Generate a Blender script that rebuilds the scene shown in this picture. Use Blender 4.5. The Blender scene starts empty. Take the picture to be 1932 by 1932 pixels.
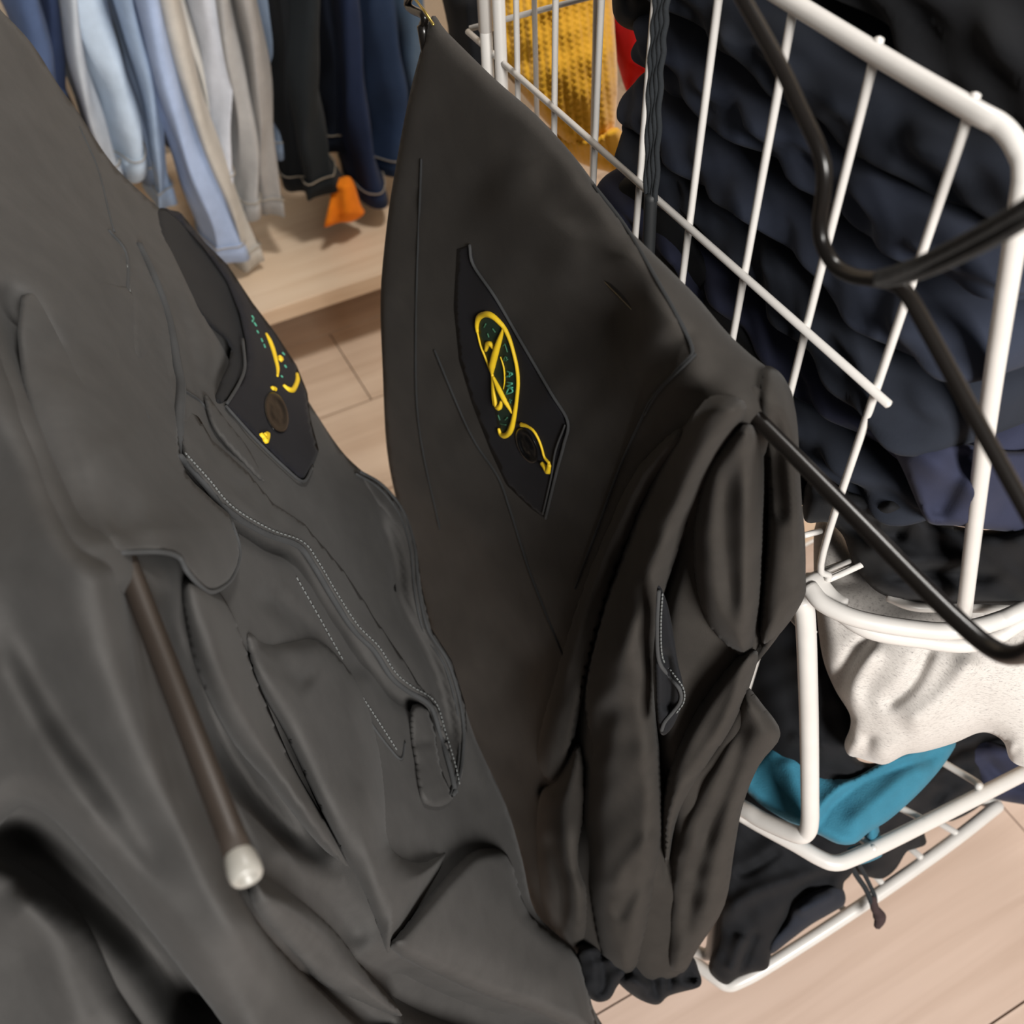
import bpy, math, random
import numpy as np
from mathutils import Vector, Matrix
from mathutils.geometry import delaunay_2d_cdt

S = bpy.context.scene
C = S.collection
random.seed(7)

# ------------------------------------------------------------------ camera
F, CX, CAMZ = 1910.0, 966.0, 1.25          # focal length in px of the 1932 px frame
_dn = np.array([79, 1634, F]); _dn = _dn / np.linalg.norm(_dn)          # straight down, seen from the camera
_aw = np.array([-1490, -2138, F], float); _aw -= _dn * _aw.dot(_dn); _aw /= np.linalg.norm(_aw)
R = np.array([np.cross(_aw, -_dn), _aw, -_dn])                          # camera axes -> world axes
CAM = np.array([0, 0, CAMZ])
cam_d = bpy.data.cameras.new('camera'); cam = bpy.data.objects.new('camera', cam_d); C.objects.link(cam)
cam_d.sensor_width = 36; cam_d.lens = 36 * F / 1932; cam_d.clip_start = 0.01
M4 = Matrix([[R[i][0], -R[i][1], -R[i][2], CAM[i]] for i in range(3)] + [[0, 0, 0, 1]])
cam.matrix_world = M4
cam_d.dof.use_dof = True; cam_d.dof.focus_distance = 0.66; cam_d.dof.aperture_fstop = 8.5
S.camera = cam

# ------------------------------------------------------------------ light
S.view_settings.view_transform = 'Standard'; S.view_settings.look = 'None'
S.view_settings.gamma = 1; S.view_settings.use_curve_mapping = False
S.view_settings.exposure = 0.0
w = bpy.data.worlds.new('world'); S.world = w; w.use_nodes = True
w.node_tree.nodes['Background'].inputs[0].default_value = (1.0, 0.95, 0.9, 1)
w.node_tree.nodes['Background'].inputs[1].default_value = 0.10
def area(name, loc, target, size, power, col=(1, .965, .92)):
    d = bpy.data.lights.new(name, 'AREA'); d.size = size; d.energy = power; d.color = col
    o = bpy.data.objects.new(name, d); C.objects.link(o); o.location = loc
    o.rotation_euler = (Vector(target) - Vector(loc)).to_track_quat('-Z', 'Y').to_euler()
    return o
area('ceiling_lamp', (0.0, -1.6, 1.85), (0.25, 0.45, 0.7), 0.6, 94)
area('overhead_fill', (0.85, 0.85, 2.5), (0.6, 1.0, 0.7), 0.3, 26)  # unseen fill light added to brighten the knits and jeans

# ------------------------------------------------------------------ helpers: pixels to points in the room
def ray(px, py):
    p = np.stack([(np.asarray(px, float) - CX) / F, (np.asarray(py, float) - CX) / F, np.ones_like(np.asarray(px, float))], -1)
    return p @ R.T
def at(px, py, d): return CAM + ray(px, py) * np.asarray(d, float)[..., None]
def at_x(px, py, x): r = ray(px, py); return CAM + r * (x / r[0])
def at_y(px, py, y): r = ray(px, py); return CAM + r * (y / r[1])
def at_z(px, py, z): r = ray(px, py); return CAM + r * ((z - CAMZ) / r[2])
def dx_(px, py, x): return x / ray(px, py)[0]
def dy_(px, py, y): return y / ray(px, py)[1]
def dz_(px, py, z): return (z - CAMZ) / ray(px, py)[2]

# ------------------------------------------------------------------ helpers: objects
def tag(o, label=None, cat=None, group=None, kind=None):
    if label: o['label'] = label
    if cat: o['category'] = cat
    if group: o['group'] = group
    if kind: o['kind'] = kind
    return o
def thing(name, label, cat, loc, group=None):
    o = bpy.data.objects.new(name, None); C.objects.link(o); o.location = [float(a) for a in loc]
    o.empty_display_size = .05
    return tag(o, label, cat, group)
def wloc(o):
    v = Vector((0, 0, 0))
    while o: v = v + o.location; o = o.parent
    return v
def obj(name, verts, faces, m, parent=None, smooth=True):
    off = wloc(parent) if parent else Vector((0, 0, 0))
    V = np.asarray(verts, float) - np.array(off)
    if parent is None:
        o0 = (V.min(0) + V.max(0)) / 2; o0[2] = V[:, 2].min(); V = V - o0
    me = bpy.data.meshes.new(name); me.from_pydata([tuple(v) for v in V.tolist()], [], [tuple(int(i) for i in f) for f in faces]); me.update()
    if smooth: me.polygons.foreach_set('use_smooth', [True] * len(me.polygons))
    me.materials.append(m)
    o = bpy.data.objects.new(name, me); C.objects.link(o)
    if parent: o.parent = parent
    else: o.location = o0
    return o
def spline(pts, n=8, closed=False):
    P = np.asarray(pts, float); N = len(P); out = []
    if N < 3: 
        t = np.linspace(0, 1, n + 1)[:, None]; return P[0] * (1 - t) + P[-1] * t
    idx = range(N) if closed else range(N - 1)
    for i in idx:
        p1, p2 = P[i], P[(i + 1) % N]
        p0 = P[i - 1] if (i > 0 or closed) else 2 * p1 - p2
        p3 = P[(i + 2) % N] if (i + 2 < N or closed) else 2 * p2 - p1
        for k in range(n):
            t = k / n
            out.append(.5 * ((2 * p1) + (-p0 + p2) * t + (2 * p0 - 5 * p1 + 4 * p2 - p3) * t * t + (-p0 + 3 * p1 - 3 * p2 + p3) * t ** 3))
    if not closed: out.append(P[-1])
    return np.array(out)
def tube_vf(P, r, n=10, closed=False, flat=1.0, up=None):
    P = np.asarray(P, float); N = len(P); rr = np.broadcast_to(np.asarray(r, float), (N,))
    T = np.gradient(P, axis=0) if not closed else np.roll(P, -1, 0) - np.roll(P, 1, 0)
    T /= np.linalg.norm(T, axis=1)[:, None] + 1e-12
    a = np.array(up, float) if up is not None else np.array([0, 0, 1.]) if abs(T[0][2]) < .9 else np.array([1., 0, 0])
    V = []; Fc = []
    for i in range(N):
        if i == 0 or up is not None: u = a - T[i] * a.dot(T[i])
        else: u = u - T[i] * u.dot(T[i])
        u = u / (np.linalg.norm(u) + 1e-12); b = np.cross(T[i], u)
        for k in range(n):
            t = 2 * math.pi * k / n
            V.append(P[i] + rr[i] * (math.cos(t) * u * flat + math.sin(t) * b))
    for i in range(N if closed else N - 1):
        j = (i + 1) % N
        for k in range(n): Fc.append((i * n + k, i * n + (k + 1) % n, j * n + (k + 1) % n, j * n + k))
    if not closed:
        for e, i, s in ((P[0] - T[0] * rr[0] * .5, 0, 1), (P[-1] + T[-1] * rr[-1] * .5, N - 1, -1)):
            V.append(e); c = len(V) - 1
            for k in range(n):
                f = (i * n + k, c, i * n + (k + 1) % n) if s > 0 else (i * n + k, i * n + (k + 1) % n, c)
                Fc.append(f)
    return np.array(V), Fc
def tube(name, P, r, m, parent=None, n=10, closed=False, flat=1.0, up=None):
    V, Fc = tube_vf(P, r, n, closed, flat, up); return obj(name, V, Fc, m, parent)
def join_vf(lst):
    V = []; Fc = []; o = 0
    for v, f in lst:
        V.append(np.asarray(v)); Fc += [tuple(i + o for i in q) for q in f]; o += len(v)
    return np.concatenate(V), Fc
def box_vf(a, b):
    (x0, y0, z0), (x1, y1, z1) = a, b
    V = np.array([(x, y, z) for x in (x0, x1) for y in (y0, y1) for z in (z0, z1)])
    return V, [(0, 1, 3, 2), (4, 6, 7, 5), (0, 4, 5, 1), (2, 3, 7, 6), (0, 2, 6, 4), (1, 5, 7, 3)]
def bevel(o, wd, seg=2):
    md = o.modifiers.new('bevel', 'BEVEL'); md.width = wd; md.segments = seg; return o

# ------------------------------------------------------------------ helpers: draped cloth
def tps(pts):
    A = np.array(pts, float); X = A[:, :2] / 1000; y = 1 / A[:, 2]; n = len(X)
    def K(a, b):
        r2 = ((a[:, None] - b[None]) ** 2).sum(-1); return r2 * np.log(r2 + 1e-9) * .5
    Pm = np.c_[np.ones(n), X]; L = np.zeros((n + 3, n + 3)); L[:n, :n] = K(X, X) + np.eye(n) * 1e-4; L[:n, n:] = Pm; L[n:, :n] = Pm.T
    c = np.linalg.solve(L, np.r_[y, 0, 0, 0])
    def f(px, py):
        q = np.stack([np.ravel(px), np.ravel(py)], 1) / 1000.
        return 1 / np.clip(K(q, X) @ c[:n] + np.c_[np.ones(len(q)), q] @ c[n:], .3, 6)
    return f
def poly_dist(P, Q, closed=False):
    """distance, signed side (+ = right hand of travel, seen with y down) and 0..1 position along polyline Q"""
    Q = np.asarray(Q, float)
    if closed: Q = np.vstack([Q, Q[:1]])
    A, B = Q[:-1], Q[1:]; D = B - A; L = np.linalg.norm(D, axis=1) + 1e-9; cum = np.r_[0, np.cumsum(L)]
    best = np.full(len(P), 1e9); side = np.zeros(len(P)); par = np.zeros(len(P))
    for a, d, l, c0 in zip(A, D, L, cum):
        q = P - a; t = np.clip((q @ d) / (l * l), 0, 1); e = q - t[:, None] * d
        dd = np.hypot(e[:, 0], e[:, 1]); m = dd < best
        best[m] = dd[m]; side[m] = np.sign(d[0] * q[m, 1] - d[1] * q[m, 0]); par[m] = (c0 + t[m] * l) / cum[-1]
    return best, side, par
def inside(P, Q):
    x, y = P[:, 0], P[:, 1]; r = np.zeros(len(P), bool); j = len(Q) - 1
    for i in range(len(Q)):
        xi, yi = Q[i]; xj, yj = Q[j]
        c = ((yi > y) != (yj > y)) & (x < (xj - xi) * (y - yi) / (yj - yi + 1e-12) + xi); r ^= c; j = i
    return r
def wrinkle(P, seed, amp, scale):
    rs = np.random.RandomState(seed); z = np.zeros(len(P))
    for k in range(9):
        a = rs.uniform(0, math.pi); fr = 2 * math.pi / (scale * rs.uniform(.5, 1.8)); ph = rs.uniform(0, 6.28)
        z += np.sin((P[:, 0] * math.cos(a) + P[:, 1] * math.sin(a)) * fr + ph + 1.3 * np.sin(P[:, 1] / scale * 2 + ph))
    return amp * z / 3
FOLD = 2.0
class Cloth:
    """a closed, padded sheet of cloth: outline, distance field, fold lines; folds are (kind, metres, width px, line)"""
    def __init__(s, outline, dpts, folds=(), curl=.012, rim=26, thick=.02, rimb=60, step=9, seed=1, wr=.0012, wscale=150, sm=4, big=False):
        s.out = spline(outline, sm, True) if sm > 1 else np.asarray(outline, float)
        s.base = tps(dpts) if not callable(dpts) else dpts
        s.folds = [(k, a * (FOLD if big else 1), wd, spline(l, 5) if len(l) > 2 else np.asarray(l, float)) for k, a, wd, l in folds]
        s.curl, s.rim, s.thick, s.rimb, s.step, s.seed, s.wr, s.ws = curl, rim, thick, rimb, step, seed, wr, wscale
    def depth(s, px, py, rimmed=True):
        P = np.stack([np.ravel(px), np.ravel(py)], 1).astype(float); d = s.base(P[:, 0], P[:, 1])
        for k, a, wd, l in s.folds:
            dist, side, par = poly_dist(P, l)
            e = np.clip(np.minimum(par, 1 - par) / .18, 0, 1); e = e * e * (3 - 2 * e)
            if k == 'r': d = d - a * e * np.exp(-(dist / wd) ** 2)
            elif k == 'v': d = d + a * e * np.exp(-(dist / wd) ** 2)
            elif k == 's':                       # overlap: right hand side of the line lies on top
                sd = dist * side * np.sign(a); u = np.where(sd > 0, -np.exp(-sd / wd), np.exp(sd / (wd * .35)) * .35)
                bl = np.clip(sd / (1.5 * s.step), -1, 1) * .5 + .5
                up = -np.exp(-np.maximum(sd, 0) / wd); lo = .35 * np.exp(np.minimum(sd, 0) / (wd * .4))
                d = d + abs(a) * e * (up * bl + lo * (1 - bl))
        if s.wr: d = d + wrinkle(P, s.seed, s.wr, s.ws)
        if rimmed:
            t = np.clip(poly_dist(P, s.out, True)[0] / s.rim, 0, 1); d = d + s.curl * (1 - np.sqrt(np.clip(1 - (1 - t) ** 2, 0, 1)))
        return d
    def pt(s, px, py, lift=.001):
        px, py = np.asarray(px, float), np.asarray(py, float)
        return at(px.ravel(), py.ravel(), s.depth(px, py) - lift)
    def vf(s):
        O = s.out; g = s.step
        # resample the outline
        seg = np.vstack([O, O[:1]]); L = np.r_[0, np.cumsum(np.linalg.norm(np.diff(seg, axis=0), axis=1))]
        nb = max(12, int(L[-1] / (g * .9))); t = np.linspace(0, L[-1], nb, endpoint=False)
        B = np.stack([np.interp(t, L, seg[:, 0]), np.interp(t, L, seg[:, 1])], 1)
        lo, hi = B.min(0), B.max(0); rs = np.random.RandomState(3)
        gx, gy = np.meshgrid(np.arange(lo[0] + g / 2, hi[0], g), np.arange(lo[1] + g / 2, hi[1], g * .9))
        gx[1::2] += g / 2; G = np.stack([gx.ravel(), gy.ravel()], 1); G = G[inside(G, B)]
        G = G[poly_dist(G, B, True)[0] > g * .55]
        A = np.vstack([B, G]); res = delaunay_2d_cdt([Vector(p) for p in A.tolist()], [(i, (i + 1) % nb) for i in range(nb)], [list(range(nb))], 1, 1e-5)
        P = np.array([tuple(v) for v in res[0]]); T = [tuple(f) for f in res[2]]
        bd = poly_dist(P, B, True)[0]; isb = bd < .3
        d = s.depth(P[:, 0], P[:, 1]); n = len(P); Vf = at(P[:, 0], P[:, 1], d)
        pr = s.thick * np.sqrt(np.clip(1 - (1 - np.clip(bd / s.rimb, 0, 1)) ** 2, 0, 1)) + .0015
        Vb = at(P[:, 0], P[:, 1], s.base(P[:, 0], P[:, 1]) + s.curl + pr)
        mp = {}; V = list(Vf)
        for i in range(n):
            if isb[i]: mp[i] = i
            else: mp[i] = len(V); V.append(Vb[i])
        # keep the winding so that normals face the camera
        Fc = []
        for f in T:
            a, b, c = (P[f[0]], P[f[1]], P[f[2]]); cr = (b[0] - a[0]) * (c[1] - a[1]) - (b[1] - a[1]) * (c[0] - a[0])
            f = f if cr < 0 else f[::-1]
            Fc.append(f)
            q = tuple(mp[i] for i in f[::-1])
            if q != f[::-1]: Fc.append(q)
        return np.array(V), Fc
    def make(s, name, m, parent=None): 
        v, f = s.vf(); return obj(name, v, f, m, parent)
    def line(s, name, pts, r, m, parent, lift=.0012, n=6, flat=1.0, sm=6):
        Q = spline(pts, sm) if len(pts) > 2 else spline(pts, 10)
        return tube(name, s.pt(Q[:, 0], Q[:, 1], lift), r, m, parent, n=n)
    def stitches(s, name, pts, r, m, parent, pitch=9, lift=.0016, kind='stuff'):
        Q = spline(pts, 12); L = np.r_[0, np.cumsum(np.linalg.norm(np.diff(Q, axis=0), axis=1))]; lst = []
        for a in np.arange(0, L[-1] - pitch, pitch):
            t = np.array([a, a + pitch * .3, a + pitch * .62]); x = np.interp(t, L, Q[:, 0]); y = np.interp(t, L, Q[:, 1])
            lst.append(tube_vf(s.pt(x, y, lift), r, 5))
        v, f = join_vf(lst); o = obj(name, v, f, m, parent); o['kind'] = kind; return o

# ------------------------------------------------------------------ materials
def srgb(c): return tuple(((v / 255) / 12.92 if v / 255 <= .04045 else ((v / 255 + .055) / 1.055) ** 2.4) for v in c) + (1,)
def base_mat(name, rough):
    m = bpy.data.materials.new(name); m.use_nodes = True; nt = m.node_tree; b = nt.nodes['Principled BSDF']; b.inputs['Roughness'].default_value = rough
    return m, nt, b
def plain(name, c, rough=.5, metal=0, coat=0):
    m, nt, b = base_mat(name, rough); b.inputs['Metallic'].default_value = metal; b.inputs['Coat Weight'].default_value = coat
    tc = nt.nodes.new('ShaderNodeTexCoord'); nz = nt.nodes.new('ShaderNodeTexNoise'); nz.inputs['Scale'].default_value = 60
    nt.links.new(tc.outputs['Object'], nz.inputs['Vector'])
    mx = nt.nodes.new('ShaderNodeMix'); mx.data_type = 'RGBA'; k = srgb(c)
    mx.inputs['A'].default_value = tuple(v * .93 for v in k[:3]) + (1,); mx.inputs['B'].default_value = tuple(min(1, v * 1.07) for v in k[:3]) + (1,)
    nt.links.new(nz.outputs['Fac'], mx.inputs['Factor']); nt.links.new(mx.outputs['Result'], b.inputs['Base Color'])
    return m
def fabric(name, c, rough=.9, sheen=.15, weave=1500, bump=.15, c2=None, cscale=25, fuzz=0.0):
    m, nt, b = base_mat(name, rough); b.inputs['Sheen Weight'].default_value = sheen * .25; b.inputs['Sheen Roughness'].default_value = .45
    b.inputs['Specular IOR Level'].default_value = .2
    tc = nt.nodes.new('ShaderNodeTexCoord')
    n1 = nt.nodes.new('ShaderNodeTexNoise'); n1.inputs['Scale'].default_value = cscale; n1.inputs['Detail'].default_value = 8; n1.inputs['Roughness'].default_value = .65
    nt.links.new(tc.outputs['Object'], n1.inputs['Vector'])
    mx = nt.nodes.new('ShaderNodeMix'); mx.data_type = 'RGBA'; k = srgb(c); k2 = srgb(c2) if c2 else tuple(v * 1.12 for v in k[:3]) + (1,)
    mx.inputs['A'].default_value = tuple(v * .86 for v in k[:3]) + (1,) if not c2 else k; mx.inputs['B'].default_value = k2
    rp = nt.nodes.new('ShaderNodeMapRange'); rp.inputs['From Min'].default_value = .3; rp.inputs['From Max'].default_value = .7
    nt.links.new(n1.outputs['Fac'], rp.inputs['Value']); nt.links.new(rp.outputs['Result'], mx.inputs['Factor']); nt.links.new(mx.outputs['Result'], b.inputs['Base Color'])
    wv = nt.nodes.new('ShaderNodeTexNoise'); wv.inputs['Scale'].default_value = weave; wv.inputs['Detail'].default_value = 2
    nt.links.new(tc.outputs['Object'], wv.inputs['Vector'])
    bp = nt.nodes.new('ShaderNodeBump'); bp.inputs['Strength'].default_value = bump; bp.inputs['Distance'].default_value = .001
    nt.links.new(wv.outputs['Fac'], bp.inputs['Height']); nt.links.new(bp.outputs['Normal'], b.inputs['Normal'])
    return m
def knit_mat(name, c):
    m, nt, b = base_mat(name, .85); b.inputs['Sheen Weight'].default_value = .3
    tc = nt.nodes.new('ShaderNodeTexCoord'); nz = nt.nodes.new('ShaderNodeTexNoise'); nz.inputs['Scale'].default_value = 200
    nt.links.new(tc.outputs['Object'], nz.inputs['Vector'])
    mx = nt.nodes.new('ShaderNodeMix'); mx.data_type = 'RGBA'; k = srgb(c)
    mx.inputs['A'].default_value = tuple(v * .8 for v in k[:3]) + (1,); mx.inputs['B'].default_value = k
    nt.links.new(nz.outputs['Fac'], mx.inputs['Factor']); nt.links.new(mx.outputs['Result'], b.inputs['Base Color']); return m
def wood(name, c1, c2, scale=3.0, stretch=(1, 14, 14), rough=.45):
    m, nt, b = base_mat(name, rough)
    tc = nt.nodes.new('ShaderNodeTexCoord'); mp = nt.nodes.new('ShaderNodeMapping'); mp.inputs['Scale'].default_value = stretch
    nt.links.new(tc.outputs['Object'], mp.inputs['Vector'])
    n1 = nt.nodes.new('ShaderNodeTexNoise'); n1.inputs['Scale'].default_value = scale; n1.inputs['Detail'].default_value = 6; n1.inputs['Distortion'].default_value = .6
    nt.links.new(mp.outputs['Vector'], n1.inputs['Vector'])
    mx = nt.nodes.new('ShaderNodeMix'); mx.data_type = 'RGBA'; mx.inputs['A'].default_value = srgb(c1); mx.inputs['B'].default_value = srgb(c2)
    rp = nt.nodes.new('ShaderNodeMapRange'); rp.inputs['From Min'].default_value = .3; rp.inputs['From Max'].default_value = .7
    nt.links.new(n1.outputs['Fac'], rp.inputs['Value']); nt.links.new(rp.outputs['Result'], mx.inputs['Factor']); nt.links.new(mx.outputs['Result'], b.inputs['Base Color'])
    bp = nt.nodes.new('ShaderNodeBump'); bp.inputs['Strength'].default_value = .05; nt.links.new(n1.outputs['Fac'], bp.inputs['Height']); nt.links.new(bp.outputs['Normal'], b.inputs['Normal'])
    return m
def heather(name):
    m, nt, b = base_mat(name, .95); b.inputs['Sheen Weight'].default_value = .2
    tc = nt.nodes.new('ShaderNodeTexCoord'); mp = nt.nodes.new('ShaderNodeMapping'); mp.inputs['Scale'].default_value = (1, 1, 4)
    mp.inputs['Rotation'].default_value = (0.3, .5, .4)
    nt.links.new(tc.outputs['Object'], mp.inputs['Vector'])
    n1 = nt.nodes.new('ShaderNodeTexNoise'); n1.inputs['Scale'].default_value = 330; n1.inputs['Detail'].default_value = 5; n1.inputs['Roughness'].default_value = .8
    nt.links.new(mp.outputs['Vector'], n1.inputs['Vector'])
    cr = nt.nodes.new('ShaderNodeValToRGB'); e = cr.color_ramp.elements
    e[0].position = .30; e[0].color = srgb((92, 88, 92)); e[1].position = .45; e[1].color = srgb((184, 179, 174))
    e2 = e.new(.7); e2.color = srgb((197, 193, 189))
    nt.links.new(n1.outputs['Fac'], cr.inputs['Fac']); nt.links.new(cr.outputs['Color'], b.inputs['Base Color'])
    bp = nt.nodes.new('ShaderNodeBump'); bp.inputs['Strength'].default_value = .1; bp.inputs['Distance'].default_value = .001
    nt.links.new(n1.outputs['Fac'], bp.inputs['Height']); nt.links.new(bp.outputs['Normal'], b.inputs['Normal'])
    return m
BLACK = fabric('black_cotton', (49, 46, 43), sheen=.12, cscale=40)
CHAR = fabric('washed_black_cotton', (63, 62, 61), sheen=.12, cscale=30)
NAVYTAB = fabric('black_felt', (26, 26, 31), sheen=.05)
SEAM = fabric('seam_thread', (58, 59, 60), sheen=.1)
SEAM2 = fabric('dark_seam_thread', (40, 41, 42), sheen=.1)
STITCH = plain('pale_thread', (96, 99, 99), .8)
YTH = plain('yellow_thread', (226, 190, 30), .6)
GTH = plain('green_thread', (70, 150, 125), .6)
GDK = plain('dark_green_thread', (22, 44, 30), .7)
GDK3 = plain('faded_green_thread', (44, 92, 66), .7)
BTN = plain('black_gloss_plastic', (10, 10, 11), .34); BTN.node_tree.nodes['Principled BSDF'].inputs['Specular IOR Level'].default_value = .2
WHITE = plain('white_enamel', (200, 197, 193), .35, 0, .2)
HBLK = plain('black_plastic_coating', (20, 17, 15), .28)
HBRN = plain('matt_black_bar', (44, 37, 32), .5)
STEEL = plain('steel_cap', (200, 198, 190), .25, .8)
CAP = plain('pale_plastic_cap', (140, 138, 132), .4)
GOLD = plain('gold_highlight', (190, 165, 90), .3, .9)
NAVY = fabric('navy_cotton', (42, 47, 60), sheen=.12)
NAVY2 = fabric('dark_navy_cotton', (32, 36, 45), sheen=.1)
NAVY3 = fabric('bright_navy_cotton', (41, 44, 62), sheen=.12)
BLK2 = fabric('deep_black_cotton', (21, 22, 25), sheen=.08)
TEAL = fabric('teal_fleece', (50, 110, 132), sheen=.3, weave=700, bump=.4)
HEATH = heather('grey_heather_jersey')
YEL = knit_mat('mustard_wool', (235, 175, 25))
RED = fabric('red_wool', (190, 25, 28), sheen=.3)
ORANGE = fabric('orange_cloth', (235, 130, 25), sheen=.2)
OAK = wood('pale_oak_laminate', (206, 180, 156), (226, 203, 180))
OAK2 = wood('pink_oak_laminate', (190, 168, 154), (205, 184, 171))
BOARD = wood('birch_board', (214, 188, 160), (228, 206, 180))
DARK = plain('joint_brown', (118, 97, 80), .8)  # brown of the plank joints and the board supports
WALL = plain('cream_wall', (205, 190, 170), .8)

# ------------------------------------------------------------------ the setting
ZB = 0.15                                        # top of the base board under the jeans
fl = obj('floor', *box_vf((-1.2, -1.2, -.05), (2.2, 2.2, -.004)), DARK, smooth=False); tag(fl, 'pale oak laminate floor', None, None, 'structure')
yy = -1.0; r0 = 0
pw = .215
YS = float(at_z(1895, 1915, 0)[1]) - 6 * pw
for i in range(16):
    y0 = YS + i * pw
    for x0 in np.arange(-1.2 - (i * .47) % 1.2, 2.2, 1.2):
        a, b = max(x0, -1.2), min(x0 + 1.2, 2.2)
        if b - a < .05: continue
        o = obj('plank', *box_vf((a + .0012, y0 + .0012, -.012), (b - .0012, y0 + pw - .0012, 0)), OAK2 if y0 < .5 else OAK, fl, smooth=False)
wb = obj('wall_back', *box_vf((-1.2, 2.1, -.05), (2.2, 2.16, 2.6)), WALL, smooth=False); tag(wb, kind='structure')
wr_ = obj('wall_right', *box_vf((1.45, -.3, -.05), (1.5, 2.1, 2.6)), WALL, smooth=False); tag(wr_, kind='structure')
# base board of the wardrobe bay with the jeans
e1 = at_z(495, 585, ZB); e2 = at_z(722, 520, ZB); ye = float((e1[1] + e2[1]) / 2)
bd = thing('base_board', 'pale birch base board under the row of hanging jeans', 'board', (0, ye + .3, 0))
bevel(obj('board_top', *box_vf((-1.0, ye, ZB - .032), (.85, 2.08, ZB)), BOARD, bd, smooth=False), .002)
for x in (-.9, -.05, .8): obj('support', *box_vf((x - .012, ye + .12, 0), (x + .012, 2.0, ZB - .033)), DARK, bd, smooth=False)

# ------------------------------------------------------------------ jeans on the far rail
YJ = 1.62
def jeans(i, xt, xb, yb, wpx, col, label, hem=True, Yo=0, flare=1.0, wt=None):
    pb = at_y(xb, yb, YJ + Yo); pt = at_y(xt, -60, YJ + Yo); k = (pb[1] / ray(xb, yb)[1]) / F
    wdt = wpx * k * .5; wtop = (wt or wpx) * k * .5; pt = pt + (pt - pb) * .12
    t = thing('folded_jeans', label, 'jeans', (pb[0], pb[1] + .06, pb[2]), 'jeans hanging from the far rail')
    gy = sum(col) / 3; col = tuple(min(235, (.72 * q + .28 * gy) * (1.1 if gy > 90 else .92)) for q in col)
    mt = fabric('denim_%d' % i, col, rough=.95, sheen=.1, weave=900, bump=.2, cscale=18)
    rs = np.random.RandomState(i * 7 + 1); NV, NU = 34, 40; V = []; Fc = []
    ph = rs.uniform(0, 6.28, 6); hl = .045
    def ring(v, grow=0.0, zoff=0.0):
        c = pt * (1 - v) + pb * v + np.array([0, .07, zoff]); out = []
        wd = (wtop * (1 - v) + wdt * v) * (1 + .10 * math.sin(v * 5 + ph[0])) + grow
        if v > .86: wd *= 1 + (flare - 1) * (v - .86) / .14
        c = c + np.array([.006 * math.sin(v * 7 + ph[1]), 0, 0])
        for u in range(NU):
            a = 2 * math.pi * u / NU; ca, sa = math.cos(a), math.sin(a)
            x = wd * math.copysign(abs(ca) ** .75, ca); y = (.075 + grow) * math.copysign(abs(sa) ** .8, sa)
            x += wd * .16 * math.sin(y * 60 + ph[2] + v * 3); y += .008 * math.sin(a * 3 + ph[3] + v * 4) * (.5 + v)
            x += wd * .14 * math.sin(v * 19 + a * 2 + ph[4]) * v
            out.append(c + np.array([x, y, .004 * math.sin(2 * a + ph[5]) * v]))
        return out
    for j in range(NV): V += ring(j / (NV - 1))
    for j in range(NV - 1):
        for u in range(NU): Fc.append((j * NU + u, (j + 1) * NU + u, (j + 1) * NU + (u + 1) % NU, j * NU + (u + 1) % NU))
    # inside of the leg opening
    b0 = (NV - 1) * NU; ctr = np.mean(V[b0:], 0)
    for kk, (s_, dz) in enumerate(((.8, 0.001), (.72, .03), (.05, .035))):
        V += [ctr + (p - ctr) * np.array([s_, s_ * .5 + .5, 1]) + np.array([0, 0, dz]) for p in V[b0:b0 + NU]]
        for u in range(NU):
            q0 = b0 + kk * NU; Fc.append((q0 + u, q0 + NU + u, q0 + NU + (u + 1) % NU, q0 + (u + 1) % NU))
    Fc.append(tuple(range(len(V) - NU, len(V))))
    obj('leg', V, Fc, mt, t)
    if hem:
        L = np.linalg.norm(pt - pb); v0 = 1 - .035 / L
        hv = ring(v0, .0012) + ring(v0 + .005, .003) + ring(1.0 - .002, .003) + ring(1.0, .0005); hf = []
        for j in range(3):
            for u in range(NU): hf.append((j * NU + u, (j + 1) * NU + u, (j + 1) * NU + (u + 1) % NU, j * NU + (u + 1) % NU))
        obj('hem', hv, hf, mt, t)
        tube('stitching', np.array(ring(v0 + .004, .0045)), .0012, THREAD, t, n=5, closed=True)
    return t
THREAD = plain('tan_thread', (150, 140, 125), .8)
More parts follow.
